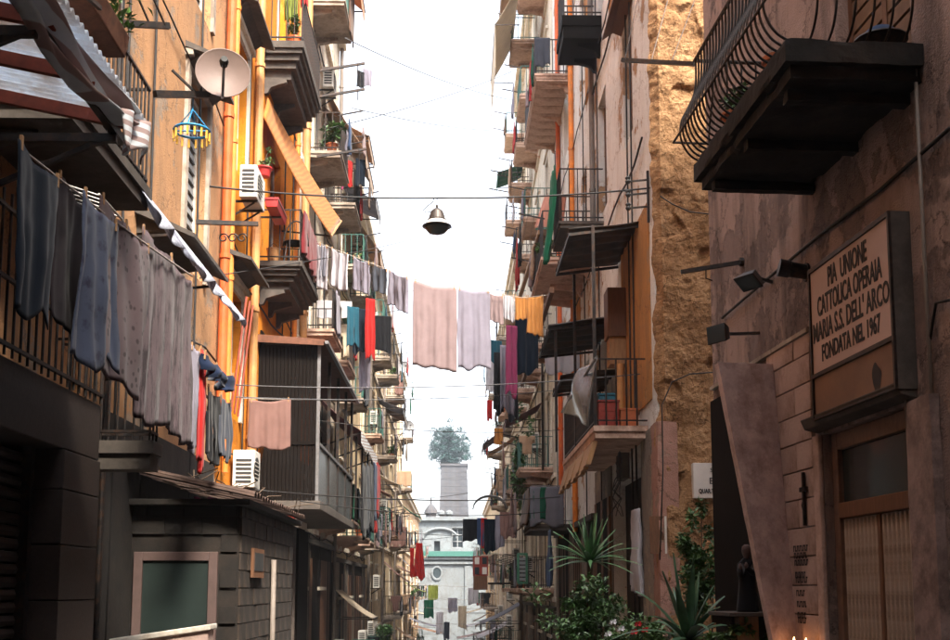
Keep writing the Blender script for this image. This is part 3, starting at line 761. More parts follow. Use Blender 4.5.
# scalloped white valance running along the wall
a0 = at(155, 172, X=-2.75); a1 = at(246, 300, X=-2.75)
a0.z = a1.z = (a0.z+a1.z)/2
t = thing('valance_awning', a0, 'white and blue scalloped awning valance stretched along the beige wall', 'awning')
def vf(u, v):
    p = a0.lerp(a1, u)+Vector((-.35*(1-v)+.04*math.sin(u*60)*v, 0, .16*(1-v)-.32*v*(1+.25*abs(math.sin(u*23))))); return p
MB().grid(vf, 120, 8).build('canvas', 'white blue valance', t, smooth=True, solid=.008)
MB().tube([a0+Vector((-.37,0,.16)), a1+Vector((-.37,0,.16))], .02, 6).build('rod', 'iron', t)
for f in (.02, .5, .98):
    p = a0.lerp(a1, f); MB().bar(p+Vector((-.37,0,.15)), Vector((XL, p.y, p.z+.1)), .03).build('bracket', 'iron', t)
# window hoods on beige/yellow walls
def hood(root, Xw, nx, y0, y1, z, d=.35, mat='dark concrete', slope=.12):
    mb = MB(); mb.prism([(Xw+nx*.001,y0,z),(Xw+nx*d,y0,z-slope),(Xw+nx*d,y0,z-slope+.05),(Xw+nx*.001,y0,z+.09)], (0,y1-y0,0))
    mb.prism([(Xw+nx*.001,y0+.1,z-.001),(Xw+nx*d*.55,y0+.1,z-slope*.56-.001),(Xw+nx*.001,y0+.1,z-.22)], (0,y1-y0-.2,0))
    return mb.build('window_hood', mat, root)
hood(la, XL, 1, 14.3, 15.9, 8.95); hood(la, XL, 1, 14.3, 15.9, 12.5); hood(la, XL, 1, 11.4, 12.9, 11.9)
hood(la, XL, 1, 12.3, 14.2, 5.9, .7, slope=.3)

# ---- lean-to shop below the yellow house
yf = 12.5; xs_ = at(240, 560, Y=yf).x; zr = at(180, 506, Y=yf).z; ybk = at(292, 560, X=xs_).y
t_sh = thing('street_shed', ((XL+xs_)/2, yf, -.3), 'low dark block built shed with a green door below the yellow house', 'shed')
xw0 = XL+.002; zb0 = -.6
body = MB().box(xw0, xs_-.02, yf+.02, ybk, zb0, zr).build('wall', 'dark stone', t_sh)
dx0, dx1, dz1 = at(133,600,Y=yf).x, at(217,600,Y=yf).x, at(175,552,Y=yf).z
src = {}
def blocks(x0, x1, ya, yb, z0, z1, axis, skip=None, bw=.42, bh=.2, mat='dark stone'):
    r = 0; z = z0
    while z < z1-.03:
        h = min(bh, z1-z); p = (x0 if axis == 'x' else ya) - (bw/2 if r % 2 else 0); end = x1 if axis == 'x' else yb
        st = x0 if axis == 'x' else ya
        while p < end-.02:
            q0, q1 = max(p, st)+.006, min(p+bw, end)-.006; p += bw
            if q1-q0 < .03 or (skip and skip((q0+q1)/2, z+h/2)): continue
            e = random.uniform(0, .012)
            if axis == 'x': MB().box(q0, q1, ya-e, yb, z+.006, z+h-.006).build('block', mat, body)
            else: MB().box(x0, x1+e, q0, q1, z+.006, z+h-.006).build('block', mat, body)
        z += bh; r += 1
D('block stone', plain, (.022,.015,.011), rough=.9, var=.6, scale=2.5, dirt=(.045,.03,.022), bmp=.5)
blocks(xw0, xs_-.03, yf, yf+.018, zb0, zr, 'x', lambda c, z: dx0-.1 < c < dx1+.1 and z < dz1+.1)
blocks(xs_-.018, xs_, yf+.03, ybk, zb0, zr, 'y', mat='block stone')
mb = MB(); fw = .1
mb.box(dx0, dx0+fw, yf-.04, yf+.015, zb0, dz1); mb.box(dx1-fw, dx1, yf-.04, yf+.015, zb0, dz1); mb.box(dx0+fw, dx1-fw, yf-.04, yf+.015, dz1-fw, dz1)
dr = MB().box(dx0+fw+.002, dx1-fw-.002, yf-.015, yf+.01, zb0, dz1-fw-.002).build('door', 'teal panel', t_sh)
mb.build('door_frame', 'pink frame', dr, bevel=.006)
for zz in (.1, .55): MB().box(dx0+fw+.02, dx1-fw-.02, yf-.02, yf-.0155, zz, zz+.012).build('seam', 'vent dark', dr)
MB().tube([(dx1-fw-.09,yf-.02,.75),(dx1-fw-.09,yf-.06,.78),(dx1-fw-.09,yf-.06,.92),(dx1-fw-.09,yf-.02,.95)], .01, 6).build('handle', 'grey metal', dr, smooth=True)
# eave: mortar slab, row of clay tiles
mb = MB(); mb.box(xw0, xs_+.12, yf-.15, ybk+.1, zr+.001, zr+.07); mb.build('eave', 'dark stone', t_sh, bevel=.01)
src = None
y = yf-.22
while y < ybk:
    if src is None:
        mb = MB(); prof = [(math.cos(a)*.085, math.sin(a)*.06) for a in [math.pi*k/6 for k in range(7)]]
        for k in range(6):
            (u0, w0), (u1, w1) = prof[k], prof[k+1]
            mb.add([(xs_+.2, y+u0, zr+.08+w0), (xs_+.2, y+u1, zr+.08+w1), (xw0, y+u1*.8, zr+.40+w1), (xw0, y+u0*.8, zr+.40+w0)], [(0,1,2,3)])
        src = mb.build('roof_tile', 'clay tile', t_sh, solid=.018, origin=(xs_, y, zr))
    else: share(src, 'roof_tile', (xs_, y, zr+random.uniform(-.012,.012)), t_sh)
    y += .175
a = at(250, 548, X=xs_); b = at(258, 578, X=xs_)
vw = MB().box(xs_+.014, xs_+.05, a.y, b.y+.12, b.z, a.z).build('vent_window', 'brown wood', t_sh)
MB().box(xs_+.0505, xs_+.056, a.y+.05, b.y+.06, b.z+.08, a.z-.05).build('mesh_panel', 'vent dark', vw)
a = at(270, 560, X=xs_)
MB().tube([(xs_+.05,a.y,zb0),(xs_+.05,a.y,a.z)], .035, 8).build('pipe', 'grey pipe', t_sh, smooth=True)
# tangled dry branches and pink plastic on the shed roof
mb = MB(); rnd = random.Random(5)
for i in range(60):
    p = Vector((rnd.uniform(XL+.1, xs_+.1), rnd.uniform(yf-.1, ybk), zr+.42)); p.z = zr+.12+.3*(xs_-p.x)/(xs_-XL)
    d = Vector((rnd.uniform(-.5,.5), rnd.uniform(-.5,.5), rnd.uniform(.0,.25)))
    mb.tube([p, p+d*.5+Vector((0,0,rnd.uniform(-.05,.08))), p+d], .007, 4)
kind(tag(mb.build('dry_branches', 'bark'), 'tangle of dry grey twigs lying on the shed roof', 'twigs'), 'stuff')
a = at(196, 502, Y=yf-.1); b = at(226, 505, Y=yf+.4)
tag(MB().grid(lambda u, v: a.lerp(b, u)+Vector((-.05*v+.02*math.sin(u*20), .1*v, .04*math.sin(u*9+v*3)+.05*v)), 16, 4).build('plastic_sheet', 'pink cloth', smooth=True, solid=.006), 'strip of bright pink plastic on the shed roof edge', 'plastic sheet')
# low wall with white coping before the shed
Yw = 11.2; x0, x1 = at(112,630,Y=Yw).x, at(208,630,Y=Yw).x; zc0, zc1 = at(112,639,Y=Yw).z, at(208,624,Y=Yw).z
t = thing('low_wall', ((x0+x1)/2, Yw, -.3), 'low wall with sloping white coping before the green shed door', 'wall')
MB().prism([(x0,Yw,-.6),(x1,Yw,-.6),(x1,Yw,zc1-.06),(x0,Yw,zc0-.06)], (0,.25,0)).build('masonry', 'stone block', t)
MB().prism([(x0-.02,Yw-.03,zc0-.058),(x1+.03,Yw-.03,zc1-.058),(x1+.03,Yw-.03,zc1),(x0-.02,Yw-.03,zc0)], (0,.31,0)).build('coping', 'white paint', t, bevel=.01)

# ---- yellow house
XY = XL; y0, y1 = 16.905, 25.0
lb = thing('apartment_house', (XY, 19, -1), 'yellow ochre plastered house with red and orange downpipes', 'house')
ops = [(17.5,18.6,4.4,6.5), (17.5,18.6,8.6,10.9), (17.5,18.6,12.9,15.2), (21.2,22.4,7.92,10.4), (21.4,22.6,12.32,14.9), (21.0,22.2,16.5,19), (24.0,24.7,8.6,10.6), (22,23.6,3.3,5.6)]
facade(lb, XY, 1, y0, y1, -3, 19, 'yellow plaster', ops)
for i, o in enumerate(ops):
    window(lb, XY, 1, o, 'shutter' if i in (0,2,5,6) else 'glass', 'white paint', 'brown shutter' if i == 0 else 'grey shutter', 'pale plaster' if i < 3 else None)
hood(lb, XY, 1, 17.2, 18.9, 6.95, .42); hood(lb, XY, 1, 17.2, 18.9, 11.35, .42); hood(lb, XY, 1, 23.7, 24.9, 11.1, .3, 'concrete')
yp_ = at(257, 200, X=XY+.1).y
downpipe(lb, XY+.1, yp_, 3.4, 19, .075, 'tan pipe')
downpipe(lb, XY+.08, 17.25, 3.4, 19, .05, 'orange pipe')
downpipe(lb, XY+.1, at(297,200,X=XY+.1).y, 6.2, 19, .055, 'orange pipe')
mb = MB(); p = at(232, 430, X=XY+.08)
mb.tube([at(275,438,X=-3.2)+Vector((0,0,.35)), at(262,450,X=-3.45)+Vector((0,0,.1)), at(258,462,X=XY+.1)], .05, 8); mb.build('elbow_pipe', 'tan pipe', lb, smooth=True)
yb0 = at(258, 262, X=XY).y
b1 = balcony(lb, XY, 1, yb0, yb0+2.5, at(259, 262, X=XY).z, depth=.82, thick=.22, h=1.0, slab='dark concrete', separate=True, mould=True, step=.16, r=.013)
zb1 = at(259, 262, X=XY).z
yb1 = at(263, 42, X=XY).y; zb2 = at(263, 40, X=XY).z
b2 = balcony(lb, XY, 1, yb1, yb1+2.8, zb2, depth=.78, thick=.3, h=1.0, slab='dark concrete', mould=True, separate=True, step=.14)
# things on the yellow balconies
p = Vector((XY+.62, yb0+.35, zb1+.002))
t = thing('garden_chair', p, 'dark rounded garden chair on the yellow house balcony', 'chair')
MB().lathe(p+Vector((0,0,.42)), [(.2,0),(.22,.02),(.2,.04)], 16).build('seat', 'dark wood', t)
for dx, dy in ((-.15,-.15),(.15,-.15),(-.15,.15),(.15,.15)): MB().tube([p+Vector((dx*1.1,dy*1.1,0)), p+Vector((dx*.8,dy*.8,.42))], .014, 6).build('leg', 'iron', t)
arc = [p+Vector((math.cos(a)*.24, .17, .44+math.sin(a)*.5)) for a in [math.pi*k/12 for k in range(13)]]
MB().tube(arc, .016, 6).build('back_frame', 'iron', t, smooth=True)
for k in range(3): MB().tube([p+Vector((-.1+.1*k,.17,.44)), p+Vector((-.1+.1*k,.17,.9))], .01, 5).build('back_spindle', 'iron', t)
a = Vector((XY+.84, yb0+.1, zb1+1.02)); b = Vector((XY+.84, yb0+2.3, zb1+1.02))
cloth('blanket', a, b, .85, 'wine cloth', 'dark red blanket draped over the yellow house balcony railing', 'blanket', fold=.03, nf=5, pegs=False)
p = Vector((XY+.25, yb0+.2, zb1+.002)); t = thing('paint_bucket', p, 'small tan bucket beside the garden chair on the yellow house balcony', 'bucket')
MB().lathe(p, [(.1,0),(.13,.26),(.14,.26),(.14,.28),(.11,.28),(.1,.02)], 16).build('pail', 'tan pipe', t); MB().tube([p+Vector((-.13,0,.27)), p+Vector((0,0,.4)), p+Vector((.13,0,.27))], .006, 5).build('handle', 'iron', t)
p = Vector((XY+.55, yb1+.3, zb2+.2))
bush('potted_plant', p+Vector((0,0,.22)), .2, .22, .2, 260, 'leaf mid', 'green plant in an orange pot on the highest yellow house balcony', L=.09, W=.035, pot=(.14,.2,'orange red paint'), base=p.z, seed=4)
cloth('shirt', Vector((XY+.35,yb1+.2,zb2+1.0)), Vector((XY+.62,yb1+.2,zb2+1.0)), .5, 'lime cloth', 'green cloth hanging inside the highest yellow house balcony', 'cloth', pegs=False)
cloth('shirt', Vector((XY+.66,yb1+.25,zb2+1.25)), Vector((XY+.8,yb1+.25,zb2+1.25)), .4, 'red cloth', 'small red cloth at the railing of the highest yellow house balcony', 'cloth', pegs=False)
# orange awning sloping out over the street
A = at(263, 100, X=XY+.02); B = at(300, 235, X=-2.2); 
yA = A.y; yB = yA+2.9
A2 = Vector((XY+.02, yA, A.z)); O2 = at(325, 222, Y=yA+2.3)
t = thing('slanting_awning', A2, 'long orange striped awning sloping down from the yellow facade', 'awning')
top0 = at(263,116,X=XY+.06); top1 = at(268,98,X=XY+.06); lo0 = at(331,236,X=-2.62); lo1 = at(341,221,X=-2.75)
def af(u, v):
    p = top0.lerp(top1, u).lerp(lo0.lerp(lo1, u), v); p.z -= .12*math.sin(v*math.pi); return p+Vector((0,0,.02*math.sin(u*9)))
MB().grid(af, 12, 20).build('canvas', 'orange stripe awning', t, smooth=True, solid=.012)
MB().tube([lo0, lo1], .03, 6).build('front_bar', 'tan wood', t)
MB().bar(lo0, Vector((XY+.05, lo0.y, lo0.z+.1)), .03).build('arm', 'iron', t)
# flower pots on window sills of the yellow house
p = at(264, 168, X=XY+.35); bush('potted_plant', p+Vector((0,0,.12)), .16,.16,.13, 160, 'leaf mid', 'small plant in a red bowl under the top of the orange awning', L=.07,W=.03,pot=(.14,.16,'red plastic'), base=p.z, seed=8)
p = at(276, 212, X=XY+.4); t = thing('window_trough', p, 'red plastic flower trough above the garden chair balcony', 'planter')
MB().prism([(p.x-.1,p.y-.5,p.z-.08),(p.x+.1,p.y-.5,p.z-.08),(p.x+.13,p.y-.5,p.z+.1),(p.x-.13,p.y-.5,p.z+.1)], (0,1.0,0)).build('trough', 'red plastic', t, bevel=.01)
MB().box(p.x-.13,p.x+.13,p.y-.5,p.y+.5,p.z+.04,p.z+.06).build('soil', 'bark', t); MB().bar((XY,p.y,p.z-.1),(p.x+.1,p.y,p.z-.1),.03).build('bracket','iron',t)
p = at(252, 205, X=XY+.3); ac_unit(p.x, p.y, p.z, 1, 'white air conditioner on the yellow facade beside the tan downpipe')
p = at(246, 489, X=-3.45); ac_unit(p.x, p.y, p.z, 1, 'white air conditioner above the shed roof under the yellow facade', w_=.5, h=.62, d=.36)
# lampless shutters and lattice near the lilac towel
a = at(222, 335, X=XY+.05)
for k in range(3): MB().bar((XY+.12, 17.4+.28*k, 4.4), (XY+.3, 17.5+.28*k, 6.3), .03).build('lattice_bar', 'red beam', lb)

# ---- timber veranda
Yv = 20.35; xo = at(318, 420, Y=Yv).x; zv0 = at(285, 501, Y=Yv).z; zv1 = at(290, 345, Y=Yv).z; Yv1 = 27.0
ve = thing('veranda', ((XL+xo)/2, Yv, zv0), 'dark timber veranda box jutting from the yellow house over the street', 'veranda')
MB().box(XL+.002, xo+.08, Yv-.08, Yv1+.1, zv0-.16, zv0).build('floor_slab', 'dark concrete', ve, bevel=.01)
n = 16; wp = (xo-.03-(XL+.002))/n
zm = zv0+1.05
for i in range(n):
    x0 = XL+.002+i*wp
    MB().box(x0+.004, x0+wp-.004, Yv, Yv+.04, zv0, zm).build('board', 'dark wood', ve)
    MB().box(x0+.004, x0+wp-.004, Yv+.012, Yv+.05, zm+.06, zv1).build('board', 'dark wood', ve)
MB().box(XL+.002, xo-.03, Yv-.02, Yv+.055, zm, zm+.06).build('rail', 'dark wood', ve)
for y in (Yv, Yv+1.7, Yv+3.4, Yv+5.1, Yv1-.08):
    MB().box(xo-.03, xo+.03, y, y+.06, zv0, zv1+.02).build('post', 'grey metal' if y == Yv else 'iron', ve)
for k, y in enumerate((Yv+.06, Yv+1.76, Yv+3.46, Yv+5.16)):
    MB().box(xo-.02, xo+.0, y, min(y+1.64, Yv1-.08), zv0+.02, zm).build('side_panel', 'clear tarp', ve)
MB().box(xo-.035, xo+.035, Yv+.061, Yv1-.081, zm+.001, zm+.06).build('handrail', 'grey metal', ve)
mb = MB(); mb.prism([(XL+.002,Yv-.15,zv1+.12),(xo+.12,Yv-.15,zv1+.03),(xo+.12,Yv-.15,zv1+.08),(XL+.002,Yv-.15,zv1+.17)], (0,Yv1-Yv+.2,0)); mb.build('roof', 'rust metal', ve)
MB().prism([(XL+.002,Yv-.17,zv1+.02),(xo+.1,Yv-.17,zv1-.04),(xo+.1,Yv-.17,zv1+.06),(XL+.002,Yv-.17,zv1+.16)], (0,.018,0)).build('gable_board', 'rust metal', ve)
MB().bar((xo+.15,Yv-.12,zv1+.03),(xo+.15,Yv1,zv1+.03),.07,.06).build('gutter', 'grey metal', ve)
MB().box(xo-.5, xo-.45, Yv+1.2, Yv+2.2, zv0+.9, zv0+2.4).build('inner_shutter', 'orange red paint', ve)
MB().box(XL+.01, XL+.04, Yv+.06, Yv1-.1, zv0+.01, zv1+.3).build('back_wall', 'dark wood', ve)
# striped valance and maroon awning beyond
a = at(350, 395, X=-2.35); b = at(373, 432, X=-2.35)
t = thing('window_awning', a, 'maroon awning sloping out just beyond the timber veranda', 'awning')
c = [(XL+.05,27.3,6.6),(XL+.05,33,6.6),(-2.35,33,5.5),(-2.35,27.3,5.5)]
MB().grid(lambda u, v: Vector(c[0]).lerp(Vector(c[1]),u).lerp(Vector(c[3]).lerp(Vector(c[2]),u), v)+Vector((0,0,-.1*math.sin(v*3.14)+.015*math.sin(u*40))), 30, 8).build('canvas', 'maroon awning', t, smooth=True, solid=.01)
MB().grid(lambda u, v: Vector(c[3]).lerp(Vector(c[2]),u)+Vector((.02*math.sin(u*50),0,-.3*v*(1+.2*math.sin(u*60)))), 40, 3).build('valance', 'striped awning', t, solid=.01)
for y in (27.4, 30, 32.9): MB().bar((-2.37,y,5.48),(XL,y,5.0),.04).build('arm', 'iron', t)
for y in (27.6, 29.4, 31.2, 32.8): MB().bar((-2.5,y,3.3),(-2.5,y,5.4),.05).build('post', 'iron', t)
# pink towel
line_cloth('towel', (249,400), (291,399), 448, 18.6, 'rose cloth', 'faded pink towel hung below the veranda roof beside the tan pipe', 'towel', fold=.015, nf=3, uneven=.03)
cable(at(233,398,Y=18.6), at(348,400,Y=20.2), .01, .007, 'rope', 'short rope carrying the faded pink towel', 'clothesline', name='clothesline')
# black washing under the maroon awning
for i, (px, c_, nm) in enumerate([(362,'black','black'),(366,'navy','navy'),(370,'black','second black'),(374,'blue','blue'),(377,'red','bright red')]):
    X_ = -2.25; p0 = at(px, 462, X=X_); d_ = 1.5
    cloth('trousers' if i < 3 else 'towel', p0, p0+Vector((0,1.1,0)), 1.75 if i < 3 else 1.5, c_+' cloth', nm+' washing hanging outside the maroon awning balcony', 'washing', fold=.03, pegs=False, group='washing below the maroon awning')

# ---- street level beyond the shed, left
t = thing('shop_front', (XL+.3, 20, -2), 'dark timber shop front with pipes under the veranda slab', 'shop front')
for i in range(9):
    y = 16.6+i*1.05
    MB().box(XL+.004, XL+.25+.06*(i % 2), y, y+1.0, road_z(y)-.3, zv0-.3).build('panel', 'dark wood' if i % 3 else 'brown wood', t)
for y in (17.5, 19.2, 21, 22.6): MB().tube([(XL+.4,y,road_z(y)-.2),(XL+.4,y,zv0-.25)], .05, 8).build('pipe', 'grey pipe', t, smooth=True)
a = at(290, 522, X=-3.1)
t = thing('door_canopy', a, 'small red and white door canopy under the veranda', 'canopy')
MB().prism([(XL+.3,a.y-.4,a.z+.25),(-2.95,a.y-.4,a.z),(-2.95,a.y-.4,a.z+.04),(XL+.3,a.y-.4,a.z+.3)], (0,1.6,0)).build('roof', 'red paint', t)
for i in range(8): MB().box(-2.95,-2.93,a.y-.4+.2*i,a.y-.4+.2*i+.1,a.z-.1,a.z+.03).build('valance_strip', 'white paint', t)

def ground_front(root, Xw, nx, y0, y1, ztop, seed, mat='grey street plaster'):
    rnd = random.Random(seed); y = y0
    while y < y1-.3:
        w_ = min(rnd.uniform(.7,1.5), y1-y); k = rnd.random()
        if k < .5: MB().box(Xw+nx*.003, Xw+nx*.05, y, y+w_-.004, road_z(y+w_)-.6, ztop-rnd.uniform(0,.02)).build('ground_render', mat, root)
        else:
            d_ = MB().box(Xw+nx*.003, Xw+nx*.03, y, y+w_-.004, road_z(y+w_)-.6, ztop).build('ground_door', 'dark wood', root)
            n_ = 5
            for i in range(n_): MB().box(Xw+nx*.031, Xw+nx*.055, y+w_*i/n_+.01, y+w_*(i+1)/n_-.014, road_z(y+w_)-.5, ztop-.35).build('board', rnd.choice(['dark wood','brown wood']), d_)
        y += w_
    MB().box(Xw+nx*.003, Xw+nx*.12, y0, y1, ztop+.003, ztop+.13).build('band_course', 'dark concrete', root)
# ---- mid and far left houses
WST = ['glass','shutter','glass','shutter']
def street_house(label, Xw, nx, y0, y1, z0, z1, mat, floors, bays, seed, bdepth=.8, iron='iron', slab='concrete', trim='pale plaster', name='apartment_house', cornice=True, h_win=2.3, bprob=.75, shut=('grey shutter','brown shutter','green shutter')):
    rnd = random.Random(seed); t = thing(name, (Xw, (y0+y1)/2, z0), label, 'house')
    ops_ = []; bl = []
    for fz in floors:
        for (ya, yb) in bays:
            hasb = rnd.random() < bprob
            ops_.append((ya, yb, fz+.03 if hasb else fz+.9, fz+h_win)); bl.append((hasb, ya, yb, fz))
    facade(t, Xw, nx, y0, y1, z0, z1, mat, ops_)
    for o in ops_: window(t, Xw, nx, o, rnd.choice(WST), rnd.choice(['white paint','brown wood','white paint']), rnd.choice(shut), trim)
    for hasb, ya, yb, fz in bl:
        if hasb: balcony(t, Xw, nx, ya-.45, yb+.45, fz, depth=bdepth*rnd.uniform(.9,1.15), iron=rnd.choice([iron, iron, 'green metal']), slab=rnd.choice([slab, slab, 'pink concrete']), step=.17, h=.98)
    if cornice:
        mb = MB(); mb.box(Xw-nx*.1, Xw+nx*.35, y0, y1, z1, z1+.18); mb.box(Xw+nx*.001, Xw+nx*.22, y0+.02, y1-.02, z1-.28, z1-.001)
        mb.build('cornice', trim, t)
        for fz in floors[1:]: MB().box(Xw+nx*.001, Xw+nx*.07, y0+.02, y1-.02, fz-.42, fz-.28).build('string_course', trim, t)
    return t
lc = street_house('pale narrow house beside the yellow one, hung with white washing', XL, 1, 25.01, 33.2, -3, 18.8, 'pale plaster', [-.9,3.4,7.7,12.1,16.0], [(26.0,27.1),(29.6,30.8)], 11, .85)
downpipe(lc, XL+.1, 25.5, -2, 18.5, .09, 'tan pipe')
downpipe(lc, XL+.1, 33.0, -2, 18.5, .06, 'grey pipe')
ld = street_house('cream house with brown awnings beyond the pale narrow house', XL, 1, 33.21, 45.5, -4, 15.8, 'cream plaster', [-1.2,3.2,7.5,11.8], [(34.4,35.5),(38.2,39.3),(42.4,43.5)], 12, .85, 'green metal')
le = street_house('long cream house with satellite dishes and a heavy cornice', XL, 1, 45.51, 76, -6, 15.6, 'cream plaster', [-3.5,.2,4.0,7.7,11.5], [(47,48.2),(51,52.2),(56.5,57.7),(62,63.2),(67.5,68.7),(72.5,73.7)], 14, .9, bprob=.5)
for y in (46, 55, 66): downpipe(le, XL+.1, y, -4, 15.3, .07, 'grey pipe')
ground_front(lc, XL, 1, 26.1, 33.1, 2.7, 3); ground_front(ld, XL, 1, 33.3, 45.3, 2.4, 4)
lf = street_house('low ochre house near the church at the end of the street', XL, 1, 76.1, 112, -9, 8.5, 'ochre plaster', [-6.5,-2.8,.8,4.6], [(78,79.3),(84,85.3),(91,92.3),(98,99.3),(105,106.3)], 15, .95)

# ================================================================== RIGHT SIDE
XR = 3.1
# ---- tuff end wall house
YB = at(655, 300, X=XR).y
rb = thing('apartment_house', (XR, YB+3, -1), 'rough tuff stone house with peeling white street face and dark canopies', 'house')
ops = [(18.2,19.4,4.5,7.6), (20.6,21.6,4.5,7.2), (21.7,22.9,9.45,12.0), (18.4,19.4,9.6,11.8), (21.4,22.6,13.9,16.4), (18.3,19.4,13.6,15.8), (18.3,19.5,17.5,19.6), (18.0,21.5,-1.2,3.6)]
facade(rb, XR, -1, YB, 24.0, -3, 22, 'white peeling plaster', ops)
for i, o in enumerate(ops[:-1]): window(rb, XR, -1, o, 'shutter' if i in (0,3,5) else 'glass', 'brown wood', 'brown shutter', None)
from mathutils import noise as mn
def tuff(u, v):
    x = XR-.03+6.5*u*u; z = -1.5+24*v**1.35; q = Vector((x, 3.1, z))
    d = mn.fractal(q*1.1, .9, 2.1, 5)*.04 + mn.fractal(q*4.2, .6, 2.2, 5)*.032 + mn.noise(q*15)*.014 + max(-.02, min(.02, mn.noise(q*2.1)*.12))
    hole = min(.05, max(0, mn.noise(q*2.3+Vector((4,0,0)))-.3)*.5)
    edge = min(1, (x-XR+.03)/.12); rag = mn.fractal(Vector((7, 1, z*1.7)), .8, 2.1, 4)*.07
    return (x+rag*(1-edge), YB-.03-(.17+d*.65)*edge+hole*edge, z)
MB().grid(tuff, 190, 800).build('end_wall', 'tuff', rb, smooth=False)
# corner strip and pilaster
mb = MB(); mb.rough_box(XR-.045, XR+.26, YB-.2, YB+.35, -1.5, at(655,425,X=XR).z, .07, .008, 5, .03); mb.build('corner_pilaster', 'pink pilaster', rb)
zo = at(640, 218, X=XR).z
MB().box(XR-.02, XR-.002, YB+.36, 19.9, 4.55, zo).build('orange_render', 'orange plaster', rb).hide_render = False
# ledge slab over the dark opening
zs = at(650, 424, X=XR).z
Yb_ = at(648, 420, X=XR).y
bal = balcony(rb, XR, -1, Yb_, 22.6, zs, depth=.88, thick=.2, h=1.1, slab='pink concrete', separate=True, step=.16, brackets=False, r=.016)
zB = zs
mb = MB()
for i in range(12): 
    y = Yb_+.1+i*.4
    MB().prism([(XR-.88,y,zB-.24),(XR-.80,y,zB-.24),(XR-.92,y,zB-.62-.04*(i % 3)),(XR-1.0,y,zB-.62-.04*(i % 3))], (0,.37,0)).build('fringe_board', 'tan wood', bal)
# dark canopies on iron frame
def corr_canopy(label, y0, y1, xa, xb, za, zb, amp, wl, mat, posts=()):
    t = thing('metal_canopy', ((xa+xb)/2, (y0+y1)/2, zb), label, 'canopy')
    def fn(u, v): 
        y = y0+(y1-y0)*u
        return (xa+(xb-xa)*v, y, za+(zb-za)*v+amp*math.sin(y/wl*6.283)+.02*math.sin(v*5+y*3))
    MB().grid(fn, int(abs(y1-y0)/wl*8)+8, 6).build('roof_sheet', mat, t, smooth=True, solid=.012)
    MB().bar((xb*.98+xa*.02,y0+.05,zb-.06),(xb*.98+xa*.02,y1-.05,zb-.06),.04,.05).build('front_bar', 'iron', t)
    MB().bar((xa,y0+.06,za-.07),(xb,y0+.06,zb-.07),.04,.05).build('side_bar', 'iron', t); MB().bar((xa,y1-.06,za-.07),(xb,y1-.06,zb-.07),.04,.05).build('side_bar', 'iron', t)
    for (x, y, z) in posts: MB().bar((x,y,z),(x,y,zb-.08+(za-zb)*abs((x-xb)/(xa-xb))),.05).build('post', 'iron', t)
    return t
yc0 = at(640, 219, X=XR).y; za = at(640, 221, X=XR).z; fo = at(562, 262, X=1.9)
zc = at(563, 258, Y=yc0+1.6).z
corr_canopy('big dark corrugated canopy over the iron balcony on the peeling house', yc0, yc0+2.5, XR-.01, XR-1.2, za, za-.16, .03, .42, 'dark corrugated', posts=[(XR-.84,Yb_+.06,zB+.01),(XR-.84,20.4,zB+.01)])
z2 = at(590, 288, X=2.3).z
corr_canopy('lower scalloped dark canopy behind the iron balcony', 20.9, 23.7, XR-.01, XR-1.28, z2+.12, z2-.02, .05, .55, 'dark corrugated', posts=[(XR-1.15,21.0,4.2),(XR-1.15,24.3,4.2)])
z3 = at(555, 398, X=2.2).z
corr_canopy('smallest dark canopy beside the leaning plank', 20.6, 22.4, XR-.02, XR-1.1, z2-.98, z2-1.1, .035, .5, 'dark corrugated')
# leaning plank
a = at(552, 290, X=1.95); b = at(522, 385, X=1.95); 
t = tag(MB().bar(a, b, .09, .12).build('wood_plank', 'brown wood', bevel=.01), 'long reddish plank leaning out below the scalloped dark canopy', 'plank')
a = at(540, 232, X=2.0); b = at(519, 300, X=2.0)
tag(MB().bar(a, b, .1, .1).build('wood_pole', 'tan wood'), 'pale timber pole slanting in front of the green netting', 'pole')
# stuff on the iron balcony
p = Vector((XR-.45, Yb_+.35, zB+.002))
for i, (dx, dy, w_, h_, m_, lb_) in enumerate([(-.15,0,.34,.42,'red paint','dark red crate standing on the iron balcony'),(.2,.1,.3,.3,'terracotta','rust coloured box beside the dark red crate'),(-.1,.5,.3,.62,'teal plastic','dark teal bin behind the red crate on the iron balcony')]):
    q = p+Vector((dx,dy,0)); t = thing('storage_crate', q, lb_, 'crate')
    MB().box(q.x-w_/2,q.x+w_/2,q.y-.15,q.y+.15,q.z,q.z+h_).build('body', m_, t, bevel=.015); MB().box(q.x-w_/2-.012,q.x+w_/2+.012,q.y-.165,q.y+.165,q.z+h_+.001,q.z+h_+.03).build('rim', m_, t)
    for k in range(3): MB().box(q.x-w_/2+.02,q.x+w_/2-.02,q.y-.156,q.y-.1505,q.z+.06+.1*k,q.z+.09+.1*k).build('rib', m_, t)
# tarpaulin hung outside
a = at(594, 358, X=XR-.9); b = at(572, 395, X=XR-1.0)
ta = [at(597,355,X=2.05), at(580,372,X=2.0), at(566,412,X=1.98), at(592,428,X=2.05)]
t = tag(MB().grid(lambda u, v: ta[0].lerp(ta[1],u).lerp(ta[3].lerp(ta[2],u), v)+Vector((.07*math.sin(u*6+v*4)-.1*math.sin(v*3.1), .12*math.sin(v*5+u*2), 0)), 18, 18).build('tarpaulin', 'clear tarp', smooth=True, solid=.01), 'grey plastic tarpaulin bulging outside the iron balcony', 'tarpaulin')
tag(MB().tube([at(596,358,X=2.0), at(562,412,X=1.95)], .022, 8).build('metal_pole', 'grey metal'), 'pale metal pole slanting across the grey tarpaulin', 'pole')
